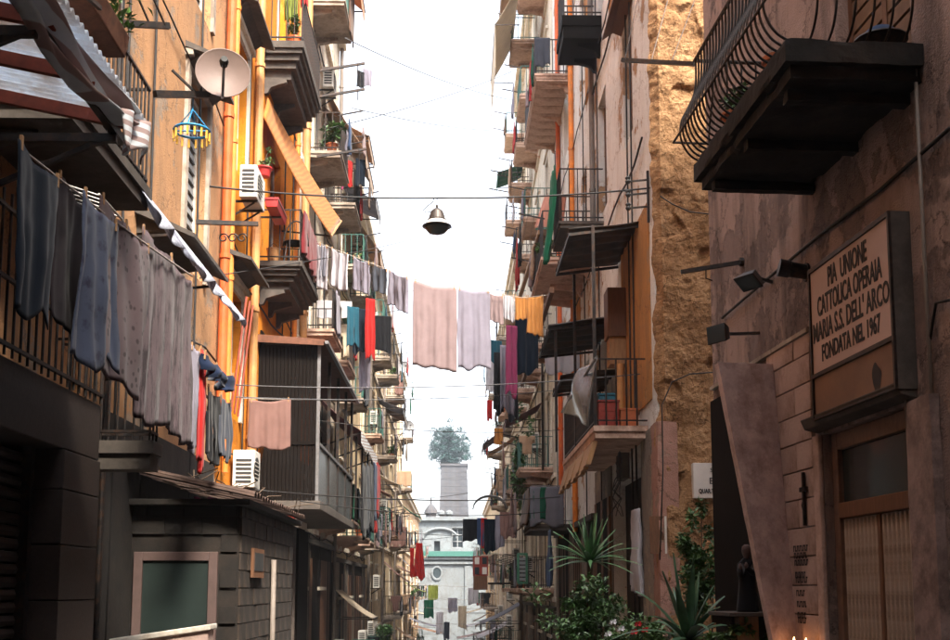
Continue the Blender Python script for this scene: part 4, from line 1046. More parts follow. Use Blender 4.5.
# pale boxy column and flue behind railing
p = at(612, 330, X=XR-.25)
t = thing('flue_box', (XR-.2, p.y, 5.2), 'beige boxed flue rising behind the iron balcony', 'flue')
MB().box(XR-.32, XR-.024, p.y-.2, p.y+.2, 5.6, za-.9).build('duct', 'tan wood', t); MB().box(XR-.36, XR-.024, p.y-.25, p.y+.25, 6.1, 7.0).build('casing', 'brown wood', t, bevel=.01)
MB().tube([(XR-.15,p.y-.2,4.6),(XR-.15,p.y-.2,5.6)],.06,8).build('pipe','tan pipe',t)
# dark frame grid balcony further on with grey cloth
for z in (z2-.4, z2-1.3): pass
# ground floor: dark opening, wooden fringe, blind, junk
MB().box(XR+.24, XR+.27, 18.02, 21.48, -1.2, 3.58).build('dark_interior', 'black soffit', rb)  # near-black sheet, the darkness of the unlit room put into its colour
p = at(628, 455, X=XR+.02); 
t = thing('meter_cabinet', (XR-.1, p.y, p.z-.4), 'grey wall cabinet with loose cables under the pink ledge', 'cabinet')
MB().box(XR-.14, XR-.003, p.y-.3, p.y+.35, p.z-.45, p.z+.35).build('box', 'grey pipe', t, bevel=.01); MB().box(XR-.15, XR-.141, p.y-.25, p.y+.3, p.z-.4, p.z+.3).build('door', 'pink frame', t)
mb = MB(); rnd = random.Random(9)
for i in range(5):
    q = Vector((XR-.16, p.y-.3-.05*i, p.z+.3)); pts = [q+Vector((-.03*k*rnd.random(), -.08*math.sin(k*1.3+i), -.16*k)) for k in range(10)]
    mb.tube(pts, .009, 4)
mb.build('cable_loop', 'pale cable', t, smooth=True)
cloth('curtain', (XR-.1, 17.85, at(636,512,X=XR).z), (XR-.12, 18.5, at(636,512,X=XR).z), 1.35, 'white cloth', 'long white curtain hanging at the dark ground floor opening', 'curtain', fold=.05, nf=4, pegs=False)
a = at(658, 535, Y=YB-.2)
t = thing('notice_board', (a.x, YB-.2, a.z-.25), 'small brown notice board with white edge on the corner pilaster', 'notice')
MB().box(a.x-.12, a.x+.1, YB-.2, YB-.172, a.z-.28, a.z+.28).build('panel', 'brown wood', t); MB().box(a.x+.101, a.x+.13, YB-.21, YB-.172, a.z-.28, a.z+.28).build('edge_strip', 'white paint', t)
# grey railing balcony lower, with brown cloth over the rail
yg = at(574, 505, X=XR).y; zg = at(560, 524, Y=yg).z
# ---- peeling/orange house beyond
rc = thing('apartment_house', (XR, 29, -2), 'white and orange peeling house with stacked balconies beyond the tuff wall', 'house')
ops = [(25.0,26.1,4.5,6.9),(29.0,30.2,4.5,6.9),(25.0,26.1,9.2,11.6),(29.0,30.2,9.2,11.6),(25,26.1,13.7,16.2),(29,30.2,13.7,16.2),(25,26.1,18,20.4),(29.4,30.4,zg+.03,zg+2.4),(25.2,26.2,-1.2,1.6)]
facade(rc, XR, -1, 24.01, 33.5, -4, 24, 'white peeling plaster', ops)
for i, o in enumerate(ops): window(rc, XR, -1, o, 'shutter' if i % 3 == 0 else 'glass', 'white paint', 'brown shutter', None)
gb = balcony(rc, XR, -1, yg, yg+3.2, zg, depth=1.15, thick=.16, h=1.0, slab='dark concrete', iron='grey metal', separate=True, step=.2, brackets=False, r=.016)
a = Vector((XR-1.13, yg+.15, zg+1.0))
cloth('rail_cover', a+Vector((-.02,0,0)), a+Vector((-.02,2.6,0)), .95, 'brown cloth', 'brown cloth tied outside the grey railing balcony', 'cloth', fold=.04, nf=5, pegs=False, lean=-.1)
for k, y in enumerate((24.2, 26.9, 28.3, 31)):
    pass
downpipe(rc, XR-.08, 27.6, 3, 24, .07, 'orange pipe'); downpipe(rc, XR-.08, 31.2, 3, 20, .07, 'red pipe'); downpipe(rb, XR-.08, 23.4, 9.5, 22, .06, 'grey pipe')
MB().box(XR-.03, XR-.002, 24.1, 24.9, 13, 22).build('orange_render', 'orange plaster', rc)
MB().box(XR-.03, XR-.002, 20.0, 20.9, 12.6, 20).build('orange_render', 'orange plaster', rb)
MB().box(XR-.03, XR-.002, 26.6, 27.3, 5, 9).build('orange_render', 'orange plaster', rc)
yt = at(604, 220, X=XR).y; zt = at(604, 221, X=XR).z
bt = balcony(rb, XR, -1, yt, 23.95, zt, depth=.95, thick=.14, h=1.15, slab='dark concrete', separate=True, step=.16, brackets=False)
b3 = balcony(rc, XR, -1, 24.4, 28.0, zt-.1, depth=1.15, thick=.16, h=1.1, slab='pink concrete', iron='iron', step=.16)
yd = at(600, 30, X=XR).y
b4 = balcony(rb, XR, -1, yd-.3, yd+1.0, at(600,22,X=XR).z, depth=.85, thick=.5, h=.9, slab='dark wood', step=.16, mould=False)
ypk = at(560, 40, X=XR).y; zpk = at(540, 36, X=2.3).z
b5 = balcony(rc, XR, -1, 28.6, 33.4, 15.6, depth=.95, thick=.14, h=1.0, slab='pink concrete')
for i in range(9):
    MB().box(XR-.9, XR-.02, 28.65+i*.53, 28.65+i*.53+.5, 15.6-.2, 15.6-.145).build('soffit_board', 'pink concrete', b5)
rd = street_house('tall pinkish house with many balconies and netting further down on the right', XR, -1, 33.51, 52, -5, 25, 'pale plaster', [-2.4,1.6,5.4,9.4,13.6,17.8,21.8], [(35,36.1),(39,40.1),(43,44.1),(47.5,48.6)], 21, .95, slab='pink concrete', bprob=.95)
re_ = street_house('paler house with a purple awning far down on the right', XR, -1, 52.01, 78, -8, 18, 'pale plaster', [-5,-1.4,2.4,6.4,10.2,14.0], [(54,55.2),(59,60.2),(64.5,65.7),(70,71.2)], 22, 1.0, bprob=.85)
rf = street_house('last low house before the church on the right', XR, -1, 78.1, 112, -10, 9, 'cream plaster', [-7,-3.4,.2,4], [(80,81.3),(86,87.3),(93,94.3),(101,102.3)], 23, 1.05, bprob=.8)
ground_front(rc, XR, -1, 24.05, 33.4, 3.1, 6); ground_front(rd, XR, -1, 33.6, 51.9, .9, 7)
MB().box(XR-.04, XR-.003, YB+.36, 17.98, -2.5, 4.1).build('ground_render', 'grey street plaster', rb); MB().box(XR-.04, XR-.003, 21.52, 23.98, -2.5, 4.1).build('ground_render', 'grey street plaster', rb)
for k in range(7): MB().box(XR-.07, XR-.041, 21.6+k*.33, 21.6+k*.33+.3, -2.4, 3.4).build('board', 'dark wood' if k % 3 else 'brown wood', rb)
hood(rb, XR, -1, 18.1, 19.6, 12.1, .35, 'brown wood', .25); hood(rb, XR, -1, 18.0, 19.7, 16.1, .4, 'dark wood', .2); hood(rb, XR, -1, 21.2, 22.8, 16.7, .35, 'brown wood', .2)
# sagging service cables along the facades
def wall_cables(root, Xw, nx, y0, y1, zs_, seed):
    rnd = random.Random(seed)
    for z in zs_:
        pts = []; n = max(6, int((y1-y0)/.8))
        for i in range(n+1):
            pts.append((Xw+nx*(.04+.02*rnd.random()), y0+(y1-y0)*i/n, z+rnd.uniform(-.04,.04)-.12*abs(math.sin(i*.9))))
        MB().tube(pts, rnd.uniform(.012,.02), 5).build('service_cable', 'cable', root, smooth=True)
    for k in range(3):
        y = rnd.uniform(y0+.3, y1-.3); MB().tube([(Xw+nx*.045,y,-1),(Xw+nx*.05,y+.05,5),(Xw+nx*.045,y-.03,12),(Xw+nx*.045,y,15)], .016, 5).build('service_cable', 'cable', root, smooth=True)
wall_cables(la, XL, 1, 9.9, 16.6, (4.4, 5.1, 8.9), 1); wall_cables(lb, XL, 1, 17, 24.9, (3.9, 6.9, 7.3, 11.8), 2); wall_cables(lc, XL, 1, 25.1, 33, (3.0, 7.2, 11.5, 16), 3)
wall_cables(ld, XL, 1, 33.3, 45, (2.8, 7.0, 11.2), 4); wall_cables(le, XL, 1, 45.6, 75, (3.5, 7.2, 11.0), 5); wall_cables(rb, XR, -1, 17.2, 23.9, (8.9, 12.6, 13.3), 6); wall_cables(rc, XR, -1, 24.1, 33, (8.8, 13.1), 7); wall_cables(rd, XR, -1, 33.6, 51, (5, 9, 13), 8)
# netting and pink roofed cover

a = at(579, 168, X=XR-.98); 
p0 = Vector((XR-.97, yt+.02, zt+1.25))
cloth('balcony_net', Vector((XR-1.0,yt+.3,zt+1.35)), Vector((XR-1.0,yt+1.25,zt+1.35)), 2.0, 'green net', 'bright green netting hanging from the balcony above the dark canopy', 'net', fold=.05, nf=3, pegs=False, lean=-.15, taper=.5)
q = at(552, 205, X=2.3); 
t = thing('tile_cover', q, 'salmon pink tiled cover on the balcony behind the green netting', 'cover')
cv = [at(546,196,X=2.35), at(566,196,X=2.75), at(563,226,X=2.75), at(536,228,X=2.1)]
MB().grid(lambda u, v: cv[0].lerp(cv[1],u).lerp(cv[3].lerp(cv[2],u), v)+Vector((0,-.03*abs(math.sin(u*16)),.03*abs(math.sin(u*16)))), 40, 10).build('roof_sheet', 'pink roof', t, solid=.03)
MB().tube([cv[0], cv[3]], .04, 6).build('edge', 'pink roof', t); MB().bar(cv[3]-Vector((0,0,.03)), cv[2]-Vector((0,0,.03)), .05).build('front_bar', 'green metal', t)
# long hanging awnings at top
def hang_awning(label, y0, y1, z, xw, xo_, drop, mat, group=None, val=.35):
    t = thing('drop_awning', ((xw+xo_)/2, (y0+y1)/2, z-drop), label, 'awning', group)
    MB().grid(lambda u, v: Vector((xw+(xo_-xw)*v, y0+(y1-y0)*u, z-drop*v-.08*math.sin(v*3.14)+.02*math.sin(u*22))), 18, 8).build('canvas', mat, t, smooth=True, solid=.01)
    MB().grid(lambda u, v: Vector((xo_, y0+(y1-y0)*u, z-drop-val*v*(1+.15*math.sin(u*25)))), 24, 3).build('valance', mat, t, solid=.01)
    MB().tube([(xo_,y0,z-drop),(xo_,y1,z-drop)], .025, 6).build('front_bar', 'iron', t)
    for y in (y0+.05, y1-.05): MB().bar((xo_,y,z-drop),(xw,y,z-drop*1.0),.03).build('arm', 'iron', t)
    return t
hang_awning('beige awning dropping past the highest right balconies against the sky', 36, 40.5, 22.6, XR-.9, XR-1.75, 1.6, 'cream cloth', val=1.6)
hang_awning('beige awning sloping from the pale narrow house on the left', 28.8, 31.6, 15.4, XL+.05, -2.45, 2.0, 'tan cloth')
hang_awning('second faded awning below the beige one on the left', 35.5, 39.0, 14.4, XL+.05, -2.5, 1.7, 'tan cloth')
hang_awning('orange brown awning edge at the top of the left houses', 26.2, 28.4, 18.4, XL+.05, -2.5, 1.2, 'orange stripe awning')
hang_awning('small brown awning above the lower dish balcony on the left', 56, 59, 11.0, XL+.05, -2.6, .5, 'brown cloth')
hang_awning('purple awning over a balcony of the far right house', 58.5, 62, 10.6, XR-.05, 1.5, 1.3, 'purple awning')
hang_awning('lime green shop awning far down on the left', 80, 83, 2.0, XL+.05, -2.1, .7, 'lime cloth')
for (lb_, y_, z_, xw_, xo2, m_) in [('white stall awning reaching over the street before the church on the right', 84, -.6, XR-.05, .9, 'white cloth'), ('second cream stall awning before the church on the right', 92, .2, XR-.05, .7, 'cream cloth'), ('pale blue stall awning before the church on the left', 88, -.8, XL+.05, -1.2, 'grey cloth'), ('brown stall awning beside the lime green awning', 95, -1.6, XL+.05, -.8, 'brown cloth'), ('dusky stall awning lowest before the church', 100, -2.2, XR-.05, .2, 'pinkgrey cloth')]:
    hang_awning(lb_, y_, y_+3.5, z_, xw_, xo2, .7, m_)
hang_awning('maroon shop awning above the lime green one', 70, 74, 3.0, XL+.05, -2.2, .6, 'maroon awning')
for i, (y, z, m_, lb_) in enumerate([(60,-.2,'white cloth','white market awning low on the right near the church'),(66,-1.2,'cream cloth','cream market awning beyond the white one on the right'),(50,.9,'grey cloth','grey canvas awning low on the right under the red cabinet')]):
    hang_awning(lb_, y, y+4, z, XR-.05, 1.2, .9, m_)

# ---- near right house (its wall is turned a little against the street)
FR[0] = (R(3.5), Vector((3.2, 13.4, 0))); XN = 3.2
ra = thing('apartment_house', (XN, 8, 0), 'pinkish grey house with the carved sign, brown door and bulging iron balcony', 'house')
dy1 = at(828, 560, X=XN).y; dy0 = at(920, 560, X=XN).y; dzt = at(870, 418, X=XN).z
facade(ra, XN, -1, -5.5, 13.4, -1, 12.6, 'pinkish plaster', [(dy0, dy1, -.3, dzt), (8.0,9.4,5.5,8.1), (10.6,11.8,9.6,12)], depth=.32)
window(ra, XN, -1, (8.0,9.4,5.5,8.1), 'shutter', 'brown wood', 'brown shutter', None); window(ra, XN, -1, (10.6,11.8,9.6,12), 'shutter', 'white paint', 'grey shutter', None)
# plaster panels that have not fallen off
for (x0, y0_, x1, y1_) in [(735,150,770,330),(722,196,742,345),(760,196,800,300)]:
    pass
# door
xd = XN+.12
dp = thing('entrance_door', (xd, (dy0+dy1)/2, -.3), 'brown framed door with ribbed beige leaves and a dark transom under the sign', 'door')
fw = .13; zt0 = at(870, 515, X=xd).z; zt1 = at(870, 500, X=xd).z+.06
mb = MB(); mb.box(xd-.05, xd+.05, dy0+.003, dy0+fw, -.3, dzt-.003); mb.box(xd-.05, xd+.05, dy1-fw, dy1-.003, -.3, dzt-.003)
mb.box(xd-.05, xd+.05, dy0+fw, dy1-fw, dzt-.16, dzt-.003); mb.build('frame', 'door brown', dp, bevel=.008)
MB().box(xd-.06, xd+.04, dy0+fw+.002, dy1-fw-.002, zt0, zt0+.14).build('transom_rail', 'brown wood', dp, bevel=.008)
MB().box(xd+.0, xd+.02, dy0+fw+.002, dy1-fw-.002, zt0+.142, dzt-.162).build('transom_pane', 'dark glass', dp)
ym = (dy0+dy1)/2
for ya, yb in ((dy0+fw+.003, ym-.03), (ym+.03, dy1-fw-.003)):
    lf_ = MB().box(xd+.0, xd+.03, ya, yb, -.3, zt0-.003).build('leaf', 'door beige', dp); n = 9; ww = (yb-ya)/n
    for i in range(n):
        y_ = ya+ww*i; MB().prism([(xd-.001,y_+ww*.1,-.29),(xd-.022,y_+ww*.3,-.29),(xd-.022,y_+ww*.7,-.29),(xd-.001,y_+ww*.9,-.29)], (0,0,zt0+.28)).build('rib', 'door beige', lf_)
MB().box(xd-.03, xd+.03, ym-.028, ym+.028, -.3, zt0-.003).build('meeting_stile', 'brown wood', dp, bevel=.006)
# door hood and jambs
MB().prism([(XN-.002,dy0-.1,dzt+.02),(XN-.14,dy0-.1,dzt+.05),(XN-.18,dy0-.1,dzt+.14),(XN-.002,dy0-.1,dzt+.2)], (0,dy1-dy0+.2,0)).build('door_hood', 'dark concrete', ra, bevel=.01)
MB().rough_box(XN-.08, XN-.002, dy0-.42, dy0-.03, -.3, dzt, .06, .0035, 6, .008).build('door_jamb', 'grimy jamb', ra)
MB().box(XN-.05, XN-.002, dy1+.01, dy1+.16, -.3, dzt).build('door_jamb', 'stone block', ra, bevel=.015)
# sign
xs2 = XN-.16; sy1 = at(811, 320, X=xs2).y; sy0 = at(893, 280, X=xs2).y; sz1 = (at(811,272,X=xs2).z+at(893,216,X=xs2).z)/2; sz0 = (at(811,374,X=xs2).z+at(893,339,X=xs2).z)/2
sg = thing('sign_box', (xs2, (sy0+sy1)/2, sz0-.5), 'framed box sign with four lines of dark capitals above the brown door', 'sign')
MB().box(xs2+.004, XN-.002, sy0, sy1, sz0-.42, sz1+.04).build('case', 'dark concrete', sg)
MB().box(xs2-.004, xs2+.003, sy0+.03, sy1-.03, sz0, sz1).build('face', 'sign face', sg)
MB().box(xs2-.002, xs2+.003, sy0+.03, sy1-.03, sz0-.40, sz0-.04).build('lower_panel', 'sign panel', sg)
for (a0, a1, b0, b1) in ((sy0, sy0+.028, sz0-.42, sz1+.04), (sy1-.028, sy1, sz0-.42, sz1+.04), (sy0+.028, sy1-.028, sz1+.002, sz1+.04), (sy0+.028, sy1-.028, sz0-.038, sz0-.002), (sy0+.028, sy1-.028, sz0-.42, sz0-.402)):
    MB().box(xs2-.02, xs2+.003, a0, a1, b0, b1).build('frame_strip', 'iron', sg)
H = sz1-sz0; W = sy1-sy0-.06; yc = (sy0+sy1)/2
for txt, fz, fs, fwid in (('PIA  UNIONE', .765, .185, .50), ('CATTOLICA OPERAIA', .535, .185, .82), ("MARIA S.S. DELL' ARCO", .30, .185, .96), ('FONDATA NEL 1967', .09, .155, .74)):
    text_part(sg, txt, (xs2-.007, yc, sz0+H*fz), (0,-1,0), (0,0,1), H*fs*1.42, 'ink', width=W*fwid, off=.004)
# dark stain patch on the lower panel
p = at(877, 380, X=xs2-.004)
MB().grid(lambda u, v: (xs2-.0045, p.y+.075*math.cos(u*6.283)*v*(1+.25*math.sin(u*19)), p.z+.14*math.sin(u*6.283)*v*(1+.2*math.sin(u*13))), 28, 1).build('scorched_hole', 'ink', sg)
# cladding blocks beside the door
by0 = dy1+.17; by1 = at(772, 420, X=XN).y; z = -.3; r_ = 0
ztop = at(790, 345, X=XN).z
while z < ztop-.05:
    h = .275; cut = by0+(by1-by0)*(.35 if r_ % 2 else .72)
    for a_, b_ in ((by0, cut), (cut, by1)):
        MB().box(XN-.035-random.uniform(0,.008), XN-.002, a_+.004, b_-.004, z+.006, min(z+h, ztop)-.006).build('block', 'stone block', ra, bevel=.006)
    z += h; r_ += 1
MB().prism([(XN-.06,by0,ztop+.0),(XN-.002,by0,ztop+.0),(XN-.002,by0,ztop+.06),(XN-.06,by0,ztop+.04)], (0,13.35-by0,0)).build('ledge', 'concrete', ra)
# illegible painted inscription on the blocks
rnd = random.Random(2)
for k, (py, n) in enumerate([(549,9),(556,8),(563,9),(575,7),(580,7),(593,5),(604,6),(615,5),(620,5)]):
    mb = MB(); p = at(793+k*.6, py, X=XN-.05); yy = p.y
    for i in range(n):
        w_ = rnd.uniform(.022,.036); hh = .06
        mb.box(XN-.0465, XN-.0445, yy-w_, yy, p.z-hh/2, p.z-hh/2+.016) if i % 2 else mb.box(XN-.0465, XN-.0445, yy-w_, yy, p.z+hh/2-.016, p.z+hh/2)
        mb.box(XN-.0466, XN-.0446, yy-.013, yy, p.z-hh/2, p.z+hh/2)
        yy -= w_+.012
    mb.build('inscription', 'ink', ra)
# crucifix
p = at(804, 500, X=XN-.06); pt = at(804, 472, X=XN-.06); pb = at(804, 526, X=XN-.06); pm = at(804, 489, X=XN-.06)
t = thing('wall_cross', (XN-.06, p.y, pb.z), 'slim black iron cross fixed to the pale blocks beside the door', 'cross')
MB().box(XN-.075, XN-.045, p.y-.017, p.y+.017, pb.z, pt.z).build('upright', 'iron', t, bevel=.004)
MB().box(XN-.078, XN-.044, p.y-.075, p.y+.075, pm.z-.025, pm.z+.02).build('crossbar', 'iron', t, bevel=.004)
MB().tube([(XN-.06,p.y+.02,pm.z-.09),(XN-.065,p.y+.05,pm.z-.15),(XN-.06,p.y+.02,pm.z-.24)], .005, 5).build('ornament', 'iron', t, smooth=True)
# leaning marble buttress slab and the dark panel behind the robed statue
TL, TR_, BR, BL = at(718,362,Y=11.0), at(773,364,X=XN-.04), at(799,662,X=XN-.04), at(777,662,Y=10.5)
t = thing('leaning_slab', (BR.x-.1, BR.y, -.2), 'tall mottled marble slab leaning out from the wall beside the statue', 'slab')
def ext(p_, q_, z): f = (z-q_.z)/(p_.z-q_.z); return q_+(p_-q_)*f
A4 = [TL, TR_, ext(TL,BL,-.25), ext(TR_,BR,-.25)]
mb = MB().rough_box(0, 1, 0, 1, 0, 1, 1/36, 0, 1, 0)
for q in mb.v:
    w_ = A4[2].lerp(A4[3], q.x).lerp(A4[0].lerp(A4[1], q.x), q.z)+Vector((0, .13*q.y, 0)); e_ = (min(q.x,1-q.x) < .02)+(min(q.z,1-q.z) < .02)+(min(q.y,1-q.y) < .02)
    w_ += mn.noise_vector(w_*5)*.003+mn.noise_vector(w_*16)*.003
    if e_ >= 2: w_ += (sum(A4, Vector())/4-w_).normalized()*max(0, mn.noise(w_*9))*.022
    q[:] = w_
mb.build('slab', 'marble slab', t)
MB().box(XN-.05, XN-.003, by1+.03, 13.38, -.3, TL.z-.0).build('niche_panel', 'dark wood', ra)  # flat dark panel laid on the wall behind the leaning slab
ps = at(748, 612, Y=11.55); zsh = ps.z
t = thing('statue_shelf', (XN-.3, 11.6, zsh-.1), 'dark corner shelf under the robed statue', 'shelf')
MB().box(XN-.55, XN-.052, 11.25, 12.0, zsh-.04, zsh).build('board', 'dark concrete', t, bevel=.006); MB().box(XN-.52, XN-.49, 11.28, 11.97, zsh-.12, zsh-.041).build('apron', 'dark wood', t)
MB().box(XN-.4, XN-.2, 11.4, 11.7, -.3, zsh-.041).build('pedestal', 'tan wood', t)
sx, sy = ps.x, 11.55
t = thing('robed_statue', (sx, sy, zsh), 'small dark robed statue with raised hands standing on the corner shelf', 'statue')
mb = MB(); 
mb.lathe((sx,sy,zsh+.001), [(.115,0),(.12,.02),(.105,.12),(.09,.26),(.088,.36),(.1,.44),(.095,.5),(.05,.545),(.032,.56)], 18, ry=.8)
mb.tube([(sx+.06,sy-.04,zsh+.48),(sx+.02,sy-.13,zsh+.40),(sx-.05,sy-.15,zsh+.46)], [.04,.034,.024], 8)
mb.tube([(sx-.06,sy-.03,zsh+.48),(sx-.1,sy-.1,zsh+.38),(sx-.11,sy-.13,zsh+.45)], [.04,.034,.024], 8)
mb.build('robe', 'black cloth', t, smooth=True)
mb = MB(); mb.lathe((sx,sy-.01,zsh+.55), [(.025,0),(.03,.02),(.045,.05),(.052,.09),(.045,.13),(.02,.152)], 14, ry=1.1); mb.lathe((sx-.05,sy-.055,zsh+.64), [(.002,-.01),(.01,0),(.002,.014)], 8, (-.6,-.8,0))
mb.build('head', 'pink frame', t, smooth=True)
for q in ((sx-.055,sy-.155,zsh+.47),(sx-.112,sy-.135,zsh+.46)): MB().lathe(q, [(.005,-.03),(.022,-.01),(.02,.02),(.006,.045)], 10).build('hand', 'pink frame', t, smooth=True)
# votive candles
m_, tt, bb = nodes('flame'); bb.inputs['Emission Color'].default_value = (1,.42,.12,1); bb.inputs['Emission Strength'].default_value = 6; MATS['flame'] = m_
for i, (px, py, lb_) in enumerate([(794, 640, 'small lit votive candle at the foot of the leaning slab'), (806, 641, 'second lit votive candle under the painted inscription')]):
    p = at(px, py, X=XN-.16); t = thing('votive_candle', p-Vector((0,0,.14)), lb_, 'candle')
    MB().lathe(p-Vector((0,0,.14)), [(.03,0),(.034,.1),(.03,.1),(.028,.09)], 12).build('cup', 'candle', t); MB().lathe(p-Vector((0,0,.035)), [(.003,0),(.012,.02),(.009,.04),(.001,.065)], 8).build('flame', 'flame', t)
p = at(800, 655, X=XN-.1); t = thing('candle_ledge', (p.x,p.y,p.z), 'small stone ledge holding the votive candles', 'ledge')
zl = at(794,640,X=XN-.16).z-.141
MB().box(XN-.24, XN-.04, at(812,640,X=XN-.16).y, at(788,640,X=XN-.16).y, zl-.05, zl).build('board', 'stone block', t, bevel=.006); MB().bar((XN-.04,p.y,zl-.2),(XN-.2,p.y,zl-.05),.03).build('bracket','iron',t)

# bulging iron balcony
ox = 2.12; yF = at(694, 190, X=ox).y; zS = at(694, 195, X=ox).z; yN = at(786, 60, X=ox).y; zS2 = at(786, 70, X=ox).z
zsl = (zS+zS2)/2
mb = MB(); mb.rough_box(ox, XN-.002, yN, yF, zsl+.10, zsl+.28, .05, .006, 6, .018); mb.rough_box(ox+.06, XN-.002, yN+.06, yF-.06, zsl, zsl+.11, .06, .008, 5, .02)
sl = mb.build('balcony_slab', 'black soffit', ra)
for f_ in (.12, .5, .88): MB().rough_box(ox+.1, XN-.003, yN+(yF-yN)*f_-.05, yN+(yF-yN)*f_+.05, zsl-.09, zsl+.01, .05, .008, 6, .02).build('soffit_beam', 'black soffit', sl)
zt = zsl+.281
prof = [(.0,0),(.10,.06),(.17,.16),(.20,.28),(.18,.42),(.11,.56),(.05,.70),(.03,.85),(.03,1.05)]
def cat(pr, k=4):
    out = []
    for i in range(len(pr)-1):
        p0, p1, p2, p3 = pr[max(i-1,0)], pr[i], pr[i+1], pr[min(i+2,len(pr)-1)]
        for j in range(k):
            t_ = j/k; out.append(tuple(.5*(2*p1[m]+(p2[m]-p0[m])*t_+(2*p0[m]-5*p1[m]+4*p2[m]-p3[m])*t_**2+(3*p1[m]-p0[m]-3*p2[m]+p3[m])*t_**3) for m in (0,1)))
    return out+[pr[-1]]
profs = cat(prof)
def bulge(x, y, dx, dy): return [(x+dx*a, y+dy*a, zt+b) for a, b in profs]
src = None; xe = ox+.06
n = 26
ol = fr_out((0,0,0)); 
for i in range(n):
    y = yN+.06+(yF-yN-.12)*i/(n-1)
    MB().tube(bulge(xe, y, -1, 0), .0105, 6).build('bar', 'iron', sl, smooth=True)
for i in range(1, 7):
    x = xe+(XN-xe)*i/7
    MB().tube(bulge(x, yN+.06, 0, -1), .0105, 6).build('bar', 'iron', sl, smooth=True); MB().tube(bulge(x, yF-.06, 0, 1), .0105, 6).build('bar', 'iron', sl, smooth=True)
for (k_, nm) in ((0,'rail'), (3,'rail'), (8,'handrail')):
    a_, b_ = prof[k_]; a_ += .012 if k_ == 3 else 0
    MB().tube([(XN,yN+.06-a_,zt+b_),(xe-a_,yN+.06-a_,zt+b_),(xe-a_,yF-.06+a_,zt+b_),(XN,yF-.06+a_,zt+b_)], .013 if k_ < 8 else .02, 6).build(nm, 'iron', sl)
p = Vector((ox+.22, yN+.75, zt+.001)); t = thing('flower_pot', p, 'orange terracotta pot on the bulging iron balcony', 'pot')
MB().lathe(p, [(.08,0),(.115,.17),(.13,.175),(.13,.22),(.11,.22),(.1,.17)], 16).build('pot', 'terracotta', t); MB().lathe(p, [(.1,.165),(.095,.185)], 14).build('soil', 'bark', t)
p = at(880, 40, Y=yN+.3); p.z = zt+.001; t = thing('metal_pan', p, 'dark bowl with a blue bag standing on the bulging iron balcony', 'bowl')
MB().lathe(p, [(.1,0),(.17,.06),(.2,.15),(.21,.15),(.2,.17),(.17,.1),(.05,.03)], 20).build('bowl', 'iron', t, smooth=True); MB().lathe(p+Vector((0,0,.1)), [(.17,0),(.16,.08),(.1,.15),(.03,.18)], 14).build('bag', 'blue cloth', t, smooth=True)
bush('potted_plant', Vector((ox+.2, yF-.7, zt+.33)), .14,.2,.14, 160, 'leaf dark', 'dark plant in a pot at the far end of the bulging balcony', L=.08, W=.035, pot=(.13,.18,'terracotta'), base=zt+.2, seed=12)
# floodlights, arms, horn
def flood(px, py, Yoff, label, s=.14, aim=(-.5,-.8,-.3)):
    p = at(px, py, X=XN-Yoff); t = thing('floodlight', p, label, 'floodlight', 'floodlights on the pinkish house')
    d = Vector(aim).normalized(); u = d.cross(Vector((0,0,1))).normalized(); v = u.cross(d)
    mb = MB(); A = [p+u*sx*s+v*sz*s*.72 for sx, sz in ((-1,-1),(1,-1),(1,1),(-1,1))]; B = [p-d*.12+u*sx*s*.6+v*sz*s*.45 for sx, sz in ((-1,-1),(1,-1),(1,1),(-1,1))]
    mb.add(A+B, [(0,1,2,3),(7,6,5,4),(0,4,5,1),(1,5,6,2),(2,6,7,3),(3,7,4,0)]); mb.build('housing', 'iron', t, bevel=.008)
    MB().add([q+d*.004+(p-q)*.1 for q in A], [(0,1,2,3)]).build('lens', 'dark glass', t)
    MB().bar(p-d*.1, Vector((XN, p.y+.05, p.z+.03)), .03).build('bracket', 'iron', t); return t
flood(748, 283, .28, 'floodlight tilted down high on the pinkish wall above the ledge', aim=(-.55,-.3,-.8)); flood(716, 334, .5, 'boxy floodlight jutting from the house corner below the wall arm', aim=(-.85,-.45,-.1))
a = at(743, 262, X=XN); b = at(681, 272, Y=a.y+.1)
t = thing('iron_pole', a, 'thin black iron arm jutting from the corner of the pinkish house', 'bracket'); MB().bar(a, b, .035, .045).build('arm', 'iron', t); MB().tube([a.lerp(b,.6), a.lerp(b,.6)+Vector((0,0,-.12)), a.lerp(b,.5)+Vector((0,0,-.16))], .008, 5).build('hook', 'iron', t)
MB().lathe(a, [(.05,-.04),(.05,.0)], 10, (1,0,0)).build('plate', 'iron', t)
p = at(797, 272, X=XN-.1); t = thing('wall_lamp', p, 'dark cylindrical lamp stub beside the sign on the pinkish wall', 'lamp')
MB().lathe((XN-.002,p.y,p.z), [(.07,0),(.075,.16),(.085,.17),(.085,.27),(.02,.275)], 16, (-1,.15,.2)).build('shade', 'iron', t, smooth=False); MB().lathe((XN-.001,p.y,p.z), [(.09,0),(.09,.02)], 14, (-1,0,0)).build('plate', 'iron', t)  # dark horn cylinder fixed to the wall, not a light source
